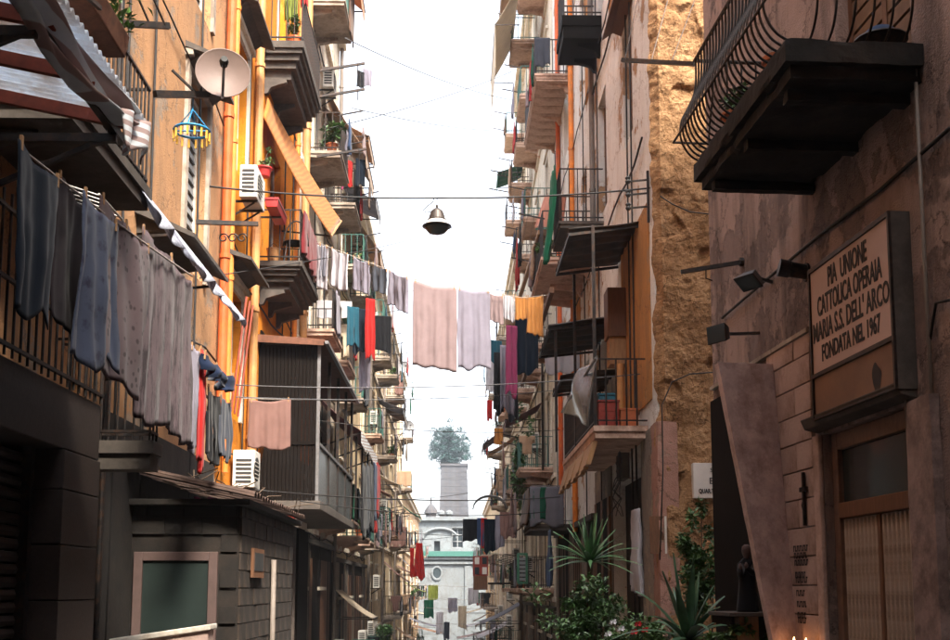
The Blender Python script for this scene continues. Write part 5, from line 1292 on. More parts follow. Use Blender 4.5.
# pipes and cables on the wall
for px, z0_, z1_, r_ in ((931,2.0,5.6,.016),(905,2.4,3.6,.012)):
    y_ = at(px, 400, X=XN-.05).y
    mb = MB(); mb.tube([(XN-.04,y_,z0_),(XN-.04,y_+.01,(z0_+z1_)/2),(XN-.04,y_,z1_)], r_, 8); mb.build('conduit', 'grey pipe', ra, smooth=True)
pts = [at(950,128,X=XN-.03), at(880,190,X=XN-.03), at(820,235,X=XN-.03), at(760,285,X=XN-.03), at(722,318,X=XN-.03)]
MB().tube(pts, .016, 6).build('conduit', 'cable', ra, smooth=True)
pts = [at(950,300,X=XN-.03), at(936,303,X=XN-.04), at(930,340,X=XN-.03)]
MB().tube(pts, .012, 6).build('conduit', 'cable', ra, smooth=True)
FR[0] = None

# ---- street name plaque on the tuff wall
Yq = YB-.31; a = at(693, 463, Y=Yq); b = at(718, 498, Y=Yq); wq = (b.x-a.x)*1.9
t = thing('street_plaque', (a.x+wq/2, Yq, b.z), 'white marble street name plaque half hidden on the tuff wall', 'plaque')
MB().box(a.x, a.x+wq, Yq, Yq+.14, b.z, a.z).build('slab', 'plaque', t, bevel=.004)
hq = a.z-b.z
text_part(t, 'S.', (a.x+wq*.37, Yq-.003, b.z+hq*.74), (1,0,0), (0,0,1), hq*.17, 'ink', off=.001, align='LEFT')
text_part(t, 'E', (a.x+wq*.34, Yq-.003, b.z+hq*.40), (1,0,0), (0,0,1), hq*.26, 'ink', off=.001, align='LEFT')
text_part(t, 'QUAR.T S.LOR', (a.x+wq*.11, Yq-.003, b.z+hq*.14), (1,0,0), (0,0,1), hq*.17, 'ink', width=wq*.6, off=.003, align='LEFT')
# iron arm with ropes high on the tuff corner
a = at(622, 60, Y=YB-.3); b = at(694, 64, Y=YB-1.2); 
t = thing('clothesline_pole', a, 'black horizontal pole before the tuff wall with ropes slanting upward', 'pole'); MB().bar(a, b, .05, .06).build('pole', 'iron', t)
for px, qx, qy in ((625,646,-40),(652,676,-30),(672,706,-30)): MB().tube([a.lerp(b, (px-622)/72), at(qx,qy,Y=YB-.2)], .007, 5).build('rope', 'iron', t)
# insulator rack on the corner
p = at(643, 192, X=XR-.12)
t = thing('insulator_bracket', (p.x,p.y,p.z-.4), 'black iron cable bracket with insulators at the tuff corner', 'bracket')
MB().bar(p+Vector((.08,0,.35)), p+Vector((.08,0,-.5)), .04).build('post', 'iron', t)
for k in range(3):
    q = p+Vector((.06,0,.2-.22*k)); MB().bar(q, q+Vector((-.3,0,-.03)), .025).build('arm', 'iron', t); MB().lathe(q+Vector((-.3,0,-.06)), [(.03,0),(.045,.03),(.03,.06),(.045,.09),(.02,.12)], 10).build('insulator', 'vent dark', t)
# loose cables down the tuff corner
for i, pts in enumerate([[(660,196),(672,204),(690,212),(718,215)], [(716,372),(690,374),(672,382),(662,405),(663,470),(660,560)]]):
    tag(MB().tube([at(x,y,Y=YB-.32) for x, y in pts], .011, 5).build('cable', 'cable', smooth=True), ['black cable looping across the tuff wall near the insulators','grey cable bending down the tuff wall beside the pilaster'][i], 'cable')

# ================================================================== PLANTS at the alley mouth
zg0 = -.75
rosette('yucca_plant', at(590, 562, Y=15.6), 40, .74, .075, 'leaf yucca', 'spiky yucca plant with long green blades before the dark opening', 3, (.1,1.5), stem=1.9)
rosette('agave_plant', at(688, 640, Y=12.6), 22, 1.0, .12, 'leaf agave', 'large agave with thick pointed blades beside the leaning slab', 5, (.08,1.35), stem=.3, droop=.55)
bush('leafy_shrub', at(588, 618, Y=14.6), .62, .5, .52, 2600, 'leaf dark', 'dense dark shrub under the yucca at the alley mouth', L=.085, W=.045, seed=21, base=-.5, stems=9)
bush('leafy_shrub', at(697, 575, Y=15.3), .34, .4, .62, 1900, 'leaf dark', 'tall leafy shrub against the tuff wall below the plaque', L=.09, W=.055, seed=22, base=-.6, stems=9)
bush('leafy_shrub', at(640, 634, Y=13.4), .5, .4, .22, 900, 'leaf mid', 'low flowering shrub with white and red blooms beside the agave', L=.08, W=.045, seed=23, base=-.4, stems=7)
bush('leafy_shrub', at(735, 638, Y=11.6), .25, .3, .16, 500, 'leaf mid', 'small shrub at the foot of the statue niche', L=.08, W=.045, seed=24, base=-.2, stems=5)
def bloom(p, r, mat, label):
    t = thing('flower', p-Vector((0,0,.12)), label, 'flower', 'blooms on the alley plants'); rnd = random.Random(int(p.x*1e4))
    for k in range(7):
        a = k*.9; mb = MB(); leaf_quad(mb, p, (math.cos(a), math.sin(a)*.6-.4, .5*math.sin(a*2)), Vector((0,-1,.3)), r, r*.8, .4); mb.build('petal', mat, t)
    MB().tube([p-Vector((0,0,.12)), p], .006, 4).build('stem', 'leaf mid', t); return t
for i, (px, py, m_, lb_) in enumerate([(613,622,'white petal','white bloom in the low shrub beside the agave'),(621,629,'white petal','white bloom in the low shrub beside the agave'),(608,634,'white petal','white bloom in the low shrub beside the agave'),(638,624,'red petal','red bloom in the low shrub beside the agave'),(645,630,'red petal','red bloom in the low shrub beside the agave'),(634,632,'red petal','red bloom in the low shrub beside the agave')]):
    bloom(at(px, py, Y=12.9), .05, m_, lb_)
# ivy on the dark wall of the right side
bush('climbing_ivy', at(520, 470, X=2.2), .3, 2.2, 1.6, 1500, 'leaf dark', 'dark ivy climbing below the leaning plank on the right', L=.14, W=.1, seed=31, base=.2, stems=6)
bush('leafy_shrub', at(385, 632, X=-2.7), .4, 1.6, .5, 900, 'leaf dark', 'dark green hedge plants at street level on the left', L=.13, W=.08, seed=33, base=-3.6, stems=6)
# blue pole with cloths near grey balcony
a = at(550, 530, X=1.95); b = at(552, 585, X=1.95)
t = cloth('towel', a+Vector((0,-.2,0)), a+Vector((0,.45,0)), a.z-b.z, 'blue cloth', 'long blue cloth hanging under the grey railing balcony', 'cloth', fold=.03, pegs=False)

# ================================================================== LAMP, WIRES, WASHING ACROSS THE STREET
Ya = 17.0
p = at(437, 198, Y=Ya)
t = thing('hanging_lamp', (p.x,p.y,at(437,240,Y=Ya).z), 'bell shaped street lamp with pale glass band hung from the cable', 'street lamp')
sc = 15/F*Ya; zt_ = p.z-.02
MB().lathe((p.x,p.y,0), [(.006,zt_-.09),(.02,zt_-.1),(.022,zt_-.13),(.012,zt_-.14),(.05,zt_-.16),(.095,zt_-.2),(.12,zt_-.27),(.135,zt_-.33),(.15,zt_-.34),(.15,zt_-.352)], 24).build('cap', 'lamp metal', t, smooth=False)
MB().lathe((p.x,p.y,0), [(.14,zt_-.353),(.2,zt_-.43)], 24).build('glass_band', 'lamp glass', t, smooth=False)
MB().lathe((p.x,p.y,0), [(.2,zt_-.431),(.235,zt_-.445),(.235,zt_-.455),(.2,zt_-.462)], 24).build('rim', 'iron', t)
MB().lathe((p.x,p.y,0), [(.195,zt_-.463),(.18,zt_-.5),(.13,zt_-.555),(.06,zt_-.58),(.005,zt_-.585)], 24).build('bowl', 'dark glass', t, smooth=True)
MB().tube([(p.x,p.y,zt_-.09),(p.x,p.y,zt_+.015)], .009, 6).build('hook', 'iron', t)
MB().tube([(p.x-.05,p.y,zt_+.01),(p.x-.07,p.y,zt_-.05),(p.x-.16,p.y,zt_-.12),(p.x-.22,p.y,zt_-.19),(p.x-.17,p.y,zt_-.22),(p.x-.08,p.y,zt_-.21)], .008, 6).build('flex', 'cable', t, smooth=True)
cable(at(206,186,X=XL), (p.x,p.y,p.z), .06, .014, 'cable', 'lamp cable running from the lamp to the yellow facade')
cable((p.x,p.y,p.z), at(650,188,X=XR), .05, .014, 'cable', 'lamp cable running from the lamp to the tuff corner')
cable(at(200,278,X=XL), at(503,206,X=2.2), .35, .010, 'cable', 'thin cable sagging from the left washing up to the right balconies')
cable(at(236,385,X=-3.5), at(640,374,X=3.0), .12, .009, 'pale cable', 'upper of two thin wires crossing above the pink towel')
cable(at(236,397,X=-3.5), at(592,386,X=3.0), .15, .009, 'pale cable', 'lower of two thin wires crossing above the pink towel')
cable(at(345,38,X=-2.6), at(512,100,X=2.2), .2, .012, 'pale cable', 'faint wire slanting across the sky at the top')
cable(at(352,108,X=-2.6), at(508,131,X=2.2), .15, .012, 'pale cable', 'faint wire crossing the sky above the lamp')
cable(at(398,252,X=-3), at(500,283,X=2.3), .1, .012, 'pale cable', 'faint wire behind the big hung sheets')
cable(at(255,490,X=-2.6), at(560,497,X=2.0), .1, .010, 'cable', 'dark wire low across the street below the veranda')
cable(at(300,501,X=-2.5), at(545,512,X=2.0), .15, .010, 'cable', 'second dark wire low across the street above the church')
cable(at(395,455,X=-3), at(480,463,X=2.2), .2, .014, 'cable', 'far wire crossing before the tree')
cable(at(372,528,X=-2.6), at(500,532,X=2.2), .2, .012, 'cable', 'wire holding the black sheet near the church')
for i, (p, q, r_, lb_) in enumerate([((330,128),(515,70),.012,'thin wire rising to the highest right balconies'),((372,300),(495,262),.012,'thin wire from the cream house to the green netting'),((405,392),(478,402),.014,'far wire above the tree'),((410,480),(478,474),.014,'far wire before the bastion'),((370,500),(500,486),.012,'wire sagging before the bastion'),((392,540),(490,528),.012,'wire close above the church cornice'),((300,418),(560,430),.009,'wire crossing below the big hung sheets')]):
    cable(at(*p, X=-3.0), at(*q, X=2.4), .15+.05*(i % 3), r_, 'cable', lb_)
# washing line with the big sheets
Ys = 20.0
L0 = at(300,236,Y=Ys+2.5); L1 = at(412,279,Y=Ys); L2 = at(523,298,Y=Ys)
cable(L0, L1, .0, .007, 'rope', 'left half of the washing line with white cloths', 'clothesline', name='clothesline'); cable(L1, L2, .0, .007, 'rope', 'right half of the washing line with big sheets', 'clothesline', name='clothesline')
G = 'washing on the line across the street'
def on(px): 
    f = (px-300)/(412-300); return L0.lerp(L1, f) if px <= 412 else L1.lerp(L2, (px-412)/(523-412))
for (x0, x1, yb, c_, lb_, sh_) in [(311,331,286,'white','white cloth nearest the veranda on the street washing line','rect'),(322,329,276,'grey','dark grey narrow garment over the white cloth on the street line','rect'),(334,352,288,'white','plain white cloth second along the street washing line','rect'),(356,373,292,'lilac','pale lilac shirt with two tails on the street washing line','trousers'),(375,390,292,'slate','charcoal shorts between the lilac garments on the street line','trousers'),(391,409,309,'lilac','lilac grey towel next to the biggest pink sheet','rect')]:
    a_, b_ = on(x0), on(x1); c0 = at((x0+x1)/2, yb, Y=(a_.y+b_.y)/2)
    cloth('garment', a_, b_, (a_.z+b_.z)/2-c0.z, c_+' cloth', lb_, 'washing', fold=.025, nf=2.2, shape=sh_, group=G, uneven=.03)
line_cloth('bed_sheet', (413,280), (457,288), 368, Ys, 'pinkgrey cloth', 'biggest pink grey sheet hanging mid street', 'sheet', fold=.022, nf=3, group=G, uneven=.012)
line_cloth('bed_sheet', (458,288), (490,291), 368, Ys, 'lilac cloth', 'lilac pillow shaped sheet beside the biggest pink sheet', 'sheet', fold=.02, nf=2.5, group=G, uneven=.03, taper=-.03)
line_cloth('towel', (488,293), (503,296), 322, Ys+.1, 'pinkgrey cloth', 'short pinkish towel at the end of the street washing line', 'towel', fold=.02, group=G)
line_cloth('towel', (503,294), (514,296), 320, Ys+.4, 'white cloth', 'crumpled white cloth before the orange towels', 'towel', fold=.03, group=G)
line_cloth('towel', (515,296), (527,297), 319, Ys+.5, 'orange cloth', 'short orange towel before the right balconies', 'towel', fold=.015, group=G)
line_cloth('towel', (527,297), (543,296), 335, Ys+.5, 'orange cloth', 'long orange towel before the leaning plank', 'towel', fold=.02, group=G)
cable(L2, at(548,295,Y=Ys+.6), .0, .007, 'rope', 'end of the washing line with orange towels', 'clothesline', name='clothesline')
for i, (px, py, yb, w_, c_, lb_) in enumerate([(506,325,396,.25,'pink','bright pink long cloth below the orange towels'),(515,318,372,.5,'navy','navy jacket below the orange towels'),(500,345,412,.3,'lilac','mauve long dress below the short pinkish towel'),(494,352,412,.22,'black','black stockings beside the mauve dress'),(508,378,420,.22,'slate','slate trousers hanging lower than the pink cloth'),(489,340,362,.3,'teal','teal cloth peeking out below the short pinkish towel'),(545,330,372,.8,'white','grey white sheet hung behind the leaning plank')]):
    a_ = at(px, py, Y=23+i*.3); cloth('garment', a_, a_+Vector((w_,.1,0)), a_.z-at(px,yb,Y=23+i*.3).z, c_+' cloth', lb_, 'washing', fold=.03, nf=2, pegs=False)
# left balcony washing (red, white, dark)
for i, (px, py, yb, w_, c_, lb_) in enumerate([(366,298,357,.22,'red','bright red long towel by the left balcony railing'),(347,306,345,.3,'teal','teal shirt left of the bright red towel'),(353,308,352,.35,'navy','navy trousers left of the bright red towel'),(372,315,350,.5,'black','black shirt right of the bright red towel'),(359,348,390,.3,'lilac','lilac cloth below the bright red towel'),(314,300,317,1.0,'white','white sheet over the railing of the pale narrow house'),(356,158,185,.25,'navy','navy trousers under the beige awning'),(348,160,185,.12,'red','small red cloth under the beige awning'),(338,157,187,.15,'pink','pink cloth hung under the beige awning'),(357,70,86,.2,'black','black cloth on the highest left airer'),(363,68,85,.25,'lilac','pale cloth on the highest left airer')]):
    a_ = at(px, py, Y=28+i*.15); cloth('garment', a_, a_+Vector((w_,.15,0)), a_.z-at(px,yb,Y=28+i*.15).z, c_+' cloth', lb_, 'washing', fold=.025, nf=2, pegs=False, seed=i)
# far washing
for i, (px, py, yb, Y_, w_, c_, lb_) in enumerate([(463,519,541,40,.55,'black','black sheet hanging above the church'),(481,518,548,38,.16,'red','thin red cloth beside the black sheet'),(484,519,552,38,.3,'navy','navy trousers beside the black sheet'),(477,518,546,38,.25,'blue','blue jeans beside the black sheet'),(495,515,548,36,.25,'lilac','pale blue cloth near the arched grille'),(500,512,535,36,.25,'rose','rose cloth near the arched grille'),(504,515,538,36,.3,'rose','second rose cloth near the arched grille'),(410,548,576,45,.13,'red','bright red banner hanging from the far left balcony'),(416,543,578,45,.2,'red','second wider red cloth hanging from the far left balcony'),(494,428,444,45,.3,'orange','orange towel under the far ivy'),(487,400,420,50,.2,'red','small red cloth by the far right railing'),(486,360,392,40,.3,'white','white towel by the teal cloth')]):
    a_ = at(px, py, Y=Y_); cloth('garment', a_, a_+Vector((w_*1.3,.1,0)), a_.z-at(px,yb,Y=Y_).z, c_+' cloth', lb_, 'washing', fold=.03, nf=2, pegs=False, flare=.9 if i == 8 else 0, seed=i)

for i, (px, py, yb, Y_, w_, c_, lb_) in enumerate([(424,600,618,70,.6,'green','dark green sheet hung low before the church'),(436,612,634,78,.5,'white','white sheet hung low before the church'),(448,598,612,84,.7,'lilac','lilac sheet hung low before the church'),(458,606,628,66,.5,'cream','cream cloth hung low before the church'),(468,588,604,74,.7,'white','white bundle of cloth hung below the red cabinet'),(428,585,600,88,.8,'lime','lime green cloth hung before the church pilaster'),(444,622,640,60,.3,'slate','slate cloth hung lowest before the church')]):
    a_ = at(px, py, Y=Y_); cloth('garment', a_, a_+Vector((w_,.1,0)), a_.z-at(px,yb,Y=Y_).z, c_+' cloth', lb_, 'washing', fold=.05, nf=2, pegs=False, seed=i)
for i, (py, Y_) in enumerate([(584,88),(597,80),(606,70),(621,62)]):
    cable(at(455-3.0*F/Y_, py, Y=Y_), at(455+2.6*F/Y_, py+2, Y=Y_), .12, .014, 'rope', ['rope with lime green cloth low before the church','rope with white and lilac sheets low before the church','rope with cream and dark green cloths low before the church','lowest rope across the street before the church'][i], 'clothesline', name='clothesline')
# dishes and airers on the cream house
for px, py, X_, lb_ in ((404,367,-2.75,'grey satellite dish on the upper balcony of the long cream house'),(409,426,-2.7,'grey satellite dish on the lower balcony of the long cream house'),(347,208,-2.9,None)):
    if lb_: c_ = at(px, py, X=X_); dish(c_, .33, (.35,-1,.2), lb_, 'grey dish', mount=(XL+.4, c_.y+.3, c_.z-.6))
for i, (px, py, X_, L_, lb_) in enumerate([(345,66,-2.6,1.0,'black pole of the highest left airer'),(345,92,-2.6,1.0,'black pole under the highest left airer'),(345,152,-2.6,1.1,'dark green pole under the beige awning'),(500,172,2.1,-1.0,'black aerial arm high on the right'),(498,190,2.1,-1.0,'black arm below the aerial high on the right')]):
    a_ = at(px, py, X=X_); t = thing('airer_pole', a_, lb_, 'pole', 'airer poles on the high balconies'); MB().bar(a_-Vector((L_*.6,0,.12)), a_+Vector((L_*.45,.1,.12)), .05).build('pole', 'iron', t); MB().tube([a_+Vector((L_*.3,0,.05)), a_+Vector((L_*.3,0,-.2))], .012, 5).build('hook', 'iron', t)
for i, (y, z, s_, lb_) in enumerate([(27.8,14.6,-1,'white air conditioner below the beige left awning'),(47.5,1.6,-1,'boxy air conditioner low on the long cream house'),(52,5.2,-1,'air conditioner halfway up the long cream house'),(38,6.4,1,'air conditioner on the tall pinkish house'),(56,1.0,1,'air conditioner on the paler far house')]):
    X_ = XL+.35 if s_ < 0 else XR-.35; ac_unit(X_, y, z, 1 if s_ < 0 else -1, lb_)
# red cabinet, green door frame, arched grille on the right lower houses
a = at(473, 556, Y=44); b = at(488, 576, Y=44)
t = thing('glazed_cabinet', (a.x,44,b.z), 'red framed glazed cabinet box low on the right side', 'cabinet')
MB().box(a.x, b.x, 44, 44.5, b.z, a.z).build('box', 'red paint', t, bevel=.01)
for i in range(2):
    for k in range(2):
        x0 = a.x+.07+i*(b.x-a.x)/2; z0 = b.z+.07+k*(a.z-b.z)/2; MB().box(x0, x0+(b.x-a.x)/2-.12, 43.98, 43.999, z0, z0+(a.z-b.z)/2-.12).build('pane', 'plaque' if (i+k) % 2 else 'dark glass', t)
MB().box(a.x+.02, b.x-.02, 44, 44.4, b.z-.55, b.z-.002).build('base', 'brown wood', t); MB().bar((b.x,44.2,b.z-.3),(XR,44.2,b.z-.3),.08).build('bracket', 'iron', t)
a = at(517, 553, Y=33); b = at(528, 584, Y=33)
t = thing('green_door', ((a.x+b.x)/2,33,b.z), 'green framed door leaf open on a lower right balcony', 'door')
mb = MB(); mb.box(a.x,a.x+.07,33,33.06,b.z,a.z); mb.box(b.x-.07,b.x,33,33.06,b.z,a.z); mb.box(a.x+.07,b.x-.07,33,33.06,a.z-.07,a.z); mb.box(a.x+.07,b.x-.07,33,33.06,b.z,b.z+.07); mb.build('frame','green shutter',t)
for k in range(6): MB().box(a.x+.07,b.x-.07,33.02,33.05,b.z+.1+k*(a.z-b.z-.2)/6,b.z+.1+(k+.7)*(a.z-b.z-.2)/6).build('slat','grey shutter',t)
c_ = at(490, 508, Y=36)
t = thing('arched_grille', (c_.x,36,c_.z-.2), 'arched metal grille bulging from a right balcony', 'grille')
for k in range(5):
    MB().tube([c_+Vector((-.55*math.cos(a_), .18*k, .42*math.sin(a_))) for a_ in [math.pi*j/10 for j in range(11)]], .018, 5).build('hoop', 'grey metal', t, smooth=True)
for j in (2,5,8):
    a_ = math.pi*j/10; q = c_+Vector((-.55*math.cos(a_),0,.42*math.sin(a_))); MB().tube([q, q+Vector((0,.72,0))], .014, 5).build('bar', 'grey metal', t)

# ================================================================== CHURCH, BASTION, TREE at the end of the street
Yc = 122.0; zc_ = lambda y: at(440, y, Y=Yc).z; xc_ = lambda x: at(x, 570, Y=Yc).x
ch = thing('church', (xc_(440), Yc, -9), 'pale church front with oval window and green cornice closing the street', 'church')
cop = [(xc_(434), xc_(440), zc_(551), zc_(541)), (xc_(452), xc_(463), zc_(548), zc_(528))]
mb = MB(); x0, x1 = -9, 9; zt = zc_(519); zb = -9.5
xsn = sorted({x0, x1, *[v for o in cop for v in o[:2]]}); zsn = sorted({zb, zt, *[v for o in cop for v in o[2:]]})
for xa, xb in zip(xsn[:-1], xsn[1:]):
    for z0, z1 in zip(zsn[:-1], zsn[1:]):
        if any(o[0] < (xa+xb)/2 < o[1] and o[2] < (z0+z1)/2 < o[3] for o in cop): continue
        mb.box(xa, xb, Yc, Yc+.8, z0, z1)
mb.build('facade', 'church plaster', ch); MB().box(x0, x1, Yc+.81, Yc+14, zb, zt-.01).build('nave', 'church plaster', ch)
for o in cop: MB().box(o[0], o[1], Yc+.5, Yc+.55, o[2], o[3]).build('pane', 'dark glass', ch)
o = cop[1]; xm = (o[0]+o[1])/2; mb = MB()
for xx in (o[0]+.03, xm, o[1]-.03): mb.box(xx-.05, xx+.05, Yc+.4, Yc+.48, o[2], o[3])
for zz in (o[2]+.05, (o[2]*2+o[3])/3, (o[2]+o[3]*2)/3, o[3]-.05): mb.box(o[0], o[1], Yc+.41, Yc+.47, zz-.05, zz+.05)
mb.build('window_frame', 'grey shutter', ch)
for (pz, h, d, m_) in ((554,.55,.7,'green metal'),(558,.35,.45,'church plaster'),(563,.25,.3,'church plaster'),(519,.4,.5,'church plaster')):
    MB().box(x0, x1, Yc-d, Yc-.002, zc_(pz)-h/2, zc_(pz)+h/2).build('cornice', m_, ch)
oc = at(437, 573, Y=Yc)
mb = MB(); mb.lathe((oc.x,Yc-.02,oc.z), [(.62,0),(.62,.16),(.46,.16),(.44,.05)], 24, (0,-1,0), ry=1.3); mb.build('oval_surround', 'church plaster', ch)
MB().lathe((oc.x,Yc-.03,oc.z), [(.44,0),(.44,.05)], 24, (0,-1,0), ry=1.3).build('oval_window', 'dark glass', ch)
pa = at(440, 541, Y=Yc)
MB().tube([(pa.x+1.9*math.cos(a_), Yc-.2, zc_(533)-.6+1.1*math.sin(a_)) for a_ in [math.pi*k/12 for k in range(13)]], .16, 6).build('arch_moulding', 'church plaster', ch)
for px in (421, 468, 412): MB().box(xc_(px)-.35, xc_(px)+.35, Yc-.2, Yc-.003, zb, zc_(566)).build('pilaster', 'church plaster', ch)
for px in (441, 449): MB().lathe((xc_(px), Yc+.3, zt+.2), [(.3,0),(.2,.1),(.42,.35),(.42,.6),(.1,.8)], 14).build('urn', 'church plaster', ch)
# lantern tower piece left
q = at(431, 515, Y=Yc+8); t = thing('stone_lantern', (q.x,Yc+8,q.z-2), 'small dark domed stone lantern rising behind the church roof', 'lantern')
MB().lathe((q.x,Yc+8,q.z-2), [(.9,0),(.9,.3),(.6,.4),(.6,2.1),(.85,2.2),(.7,2.6),(.35,3.1),(.12,3.3),(.08,4)], 12).build('lantern', 'bastion stone', t)
Yt = 185; x0, x1 = at(441,500,Y=Yt).x, at(467,500,Y=Yt).x; zt = at(455,466,Y=Yt).z
t = thing('bastion_tower', ((x0+x1)/2,Yt,-8), 'tall grey stone bastion wall above the church roof', 'tower')
nb = 26; zb = -8
for i in range(nb):
    f0, f1 = i/nb, (i+1)/nb; za_, zb_ = zb+(zt-zb)*f0, zb+(zt-zb)*f1; ex = .9*(1-f0)
    MB().box(x0-ex, x1+ex, Yt-ex+random.uniform(0,.06), Yt+6, za_+.02, zb_-.02).build('stone_course', 'bastion stone', t)
MB().box(x0-.2, x1+.2, Yt-.2, Yt+6.2, zt, zt+.4).build('parapet', 'bastion stone', t)
mb = MB(); mb.grid(lambda u, v: (-60+120*u, 175+75*v, -9.5+(22+6*math.sin(u*7))*math.sin(v*math.pi)*math.exp(-((u-.56)*3.2)**2)), 40, 16)
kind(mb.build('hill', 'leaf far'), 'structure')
# big tree
rnd = random.Random(77); Ytr = 196; c_ = at(449, 450, Y=Ytr)
t = thing('broad_tree', (c_.x, Ytr, 8), 'big bluish green tree above the bastion at the street end', 'tree')
MB().tube([(c_.x,Ytr,6),(c_.x+.1,Ytr,c_.z-4),(c_.x-.2,Ytr,c_.z)], [.6,.45,.2], 10).build('trunk', 'bark', t)
mb = MB(); limbs = MB()
cl = []
for i in range(90):
    v = Vector((rnd.gauss(0,1), rnd.gauss(0,1), rnd.gauss(0,1))).normalized()*rnd.uniform(.3,1)
    pz = c_+Vector((v.x*3.6, v.y*3.4, v.z*4.7+.4)); cl.append((pz, rnd.uniform(.7,1.25)))
    if i < 14: limbs.tube([(c_.x,Ytr,c_.z-3), Vector((c_.x,Ytr,c_.z-3)).lerp(pz,.5)+Vector((0,0,.4)), pz], [.2,.12,.04], 5)
for pz, rr in cl:
    for k in range(300):
        v = Vector((rnd.gauss(0,1), rnd.gauss(0,1), rnd.gauss(0,1))).normalized()*rr*rnd.uniform(.5,1)
        leaf_quad(mb, pz+v, v+Vector((rnd.uniform(-.5,.5),rnd.uniform(-.5,.5),rnd.uniform(-.5,.3))), Vector((0,0,1)), .3, .17)
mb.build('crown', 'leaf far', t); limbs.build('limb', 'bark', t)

# ================================================================== unseen house added behind the viewpoint to keep sun off the near walls
bh = street_house('house across the top of the street behind the viewpoint', 20, -1, -40, -39, -1, 2, 'beige plaster', [], [], 1, cornice=False) if False else None
t = thing('apartment_house', (0, -7, 0), 'plain house closing the upper end of the street', 'house')
MB().box(-14, 14, -26, -6, -1, 24).build('wall', 'beige plaster', t)
for i in range(4):
    for k in range(3): MB().box(-6+3.6*i, -4.8+3.6*i, -6.0, -5.95, 1.5+4*k, 3.7+4*k).build('window', 'grey shutter', t)

# ================================================================== everyday clutter on the further balconies
used = set(); rnd = random.Random(101)
WORD = {'navy':'navy','grey':'grey','lilac':'lilac','white':'white','pinkgrey':'dusky pink','pink':'bright pink','red':'red','black':'black','orange':'orange','tan':'tan','teal':'dark teal','blue':'blue','brown':'brown','green':'dark green','cream':'cream','rose':'rose','slate':'slate grey'}
HOUSES = [('pale narrow left house', lc, XL, 1), ('left house with brown awnings', ld, XL, 1), ('long cream left house', le, XL, 1), ('low ochre house by the church', lf, XL, 1),
          ('peeling orange right house', rc, XR, -1), ('tall pinkish right house', rd, XR, -1), ('paler right house with purple awning', re_, XR, -1), ('last right house by the church', rf, XR, -1)]
KINDS = [('towel','towel','rect',.5,.9),('shirt','shirt','shirt',.6,.7),('trousers','trousers','trousers',.45,1.0),('bed_sheet','sheet','rect',1.0,1.2)]
COLW = ['white','white','navy','black','lilac','rose','blue','grey','red','teal','cream','slate','pinkgrey','tan','brown','green','black','lilac']
ac_n = 0; pl_n = 0
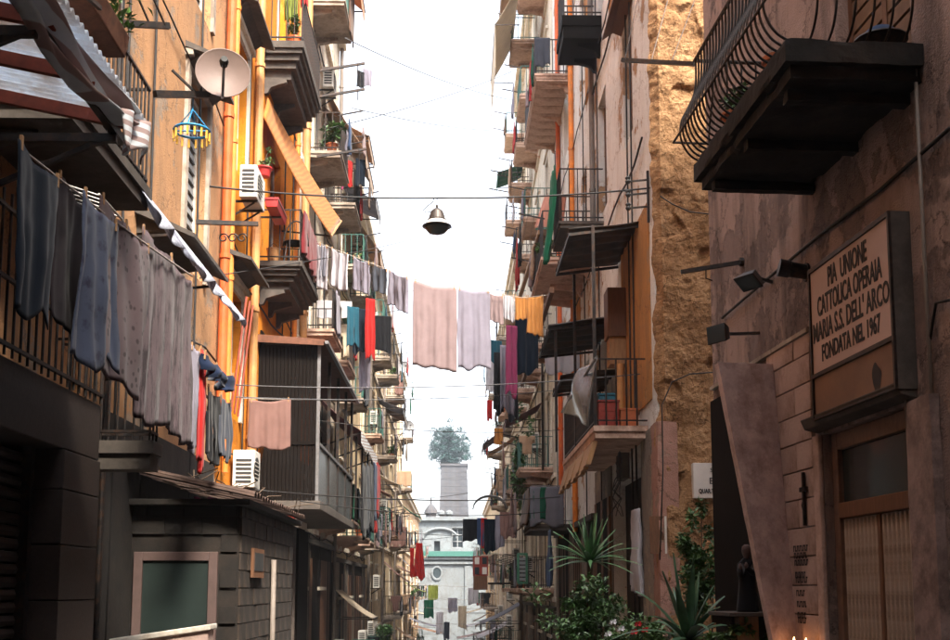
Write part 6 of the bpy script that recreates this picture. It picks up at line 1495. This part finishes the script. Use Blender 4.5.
for hn, root, Xw, nx in HOUSES:
    for (ya, yb, fz, dp) in BALC.get(root.name, []):
        y = ya+rnd.uniform(.05,.3)
        while y < yb-.4:
            r = rnd.random(); xo_ = Xw+nx*(dp+.02)
            if r < .7:
                nm, wd, shp, w_, h_ = rnd.choice(KINDS); c_ = rnd.choice(COLW); lab = f'{WORD[c_]} {wd} on a balcony of the {hn}'
                if lab not in used and y+w_ < yb+.1:
                    used.add(lab); zz = fz+rnd.uniform(.95,1.02)
                    if rnd.random() < .3:
                        cloth(nm, (xo_-nx*w_*.9,ya-.02,zz), (xo_-nx*.02,ya-.02,zz), h_*rnd.uniform(.75,1.1), c_+' cloth', lab, 'washing', shape=shp, fold=.025, nf=2, pegs=False, res=14)
                    else: cloth(nm, (xo_,y,zz), (xo_,y+w_,zz), h_*rnd.uniform(.75,1.1), c_+' cloth', lab, 'washing', shape=shp, fold=.03, nf=2, pegs=False, res=14)
                    y += w_
            elif r < .86:
                lab = f'{["bushy","trailing","spindly","round"][pl_n % 4]} {["dark","fresh green"][pl_n % 2]} potted plant on a balcony of the {hn}'
                if lab not in used:
                    used.add(lab); bush('potted_plant', Vector((Xw+nx*(dp-.25), y, fz+.48)), .26,.3,.28, 150, ['leaf dark','leaf mid'][pl_n % 2], lab, L=.16, W=.09, pot=(.14,.22,'terracotta'), base=fz+.23, seed=pl_n, stems=3)
                    pl_n += 1
                y += .5
            y += rnd.uniform(.15,.9)
        if rnd.random() < .3 and yb-ya > 1.5:
            c_ = rnd.choice(['tan','cream','brown','maroon','grey','green','rose']); lab = f'{c_} awning over a balcony of the {hn}'
            if lab not in used: used.add(lab); hang_awning(lab, ya, yb, fz+2.75, Xw+nx*.03, Xw+nx*(dp+.35), rnd.uniform(.5,1.1), 'maroon awning' if c_ == 'maroon' else c_+' cloth', 'awnings over far balconies', .25)
        if rnd.random() < .55:
            ORD = ['ground','first','second','third','fourth','fifth','sixth','seventh','eighth']; fls = sorted({b[2] for b in BALC[root.name]}); yss = sorted({b[0] for b in BALC[root.name]})
            lab = f'iron drying arms, {ORD[fls.index(fz)+1]} balcony level, {ORD[yss.index(ya)+1]} bay downhill, {hn}'; ar = thing('airer', (Xw+nx*dp, ya, fz+.9), lab, 'airer', f'airers of the {hn}')
            for yy in (ya+.1, yb-.1): MB().bar((Xw+nx*(dp-.1),yy,fz+.93),(Xw+nx*(dp+.5),yy,fz+1.05),.03).build('arm', 'iron', ar)
            for k in range(3): MB().tube([(Xw+nx*(dp+.14+.15*k),ya+.1,fz+.98+.03*k),(Xw+nx*(dp+.14+.15*k),(ya+yb)/2,fz+.95+.03*k),(Xw+nx*(dp+.14+.15*k),yb-.1,fz+.98+.03*k)], .006, 4).build('line', 'rope', ar)
            for _ in range(2):
                nm, wd, shp, w_, h_ = rnd.choice(KINDS[:3]); c_ = rnd.choice(COLW); l2 = f'{WORD[c_]} {wd} on iron drying arms of the {hn}'
                if l2 in used or yb-ya < w_+.5: continue
                used.add(l2); y = rnd.uniform(ya+.15, yb-w_-.15); xx = Xw+nx*(dp+.14+.15*rnd.randrange(3))
                cloth(nm, (xx,y,fz+.97), (xx,y+w_,fz+.97), h_*rnd.uniform(.8,1.2), c_+' cloth', l2, 'washing', shape=shp, fold=.03, nf=2, pegs=False, res=14)
        if rnd.random() < .4:
            lab = f'air conditioner {["beside a window","under a sill","between balconies","above a balcony","near a downpipe"][ac_n % 5]} of the {hn}'
            if lab not in used: used.add(lab); ac_unit(Xw+nx*.36, yb+.7, fz+rnd.uniform(.4,1.6), nx, lab); ac_n += 1

# ================================================================== hazy air
mb = MB().box(-120, 120, -70, 290, -10.6, 30)
hz = bpy.data.materials.new('haze'); hz.use_nodes = True; t_ = hz.node_tree; t_.nodes.clear()
pv = t_.nodes.new('ShaderNodeVolumePrincipled'); pv.inputs['Color'].default_value = (.80,.88,1,1); pv.inputs['Density'].default_value = .0006; pv.inputs['Anisotropy'].default_value = .2
om = t_.nodes.new('ShaderNodeOutputMaterial'); t_.links.new(pv.outputs[0], om.inputs['Volume'])
kind(mb.build('haze', hz), 'stuff')
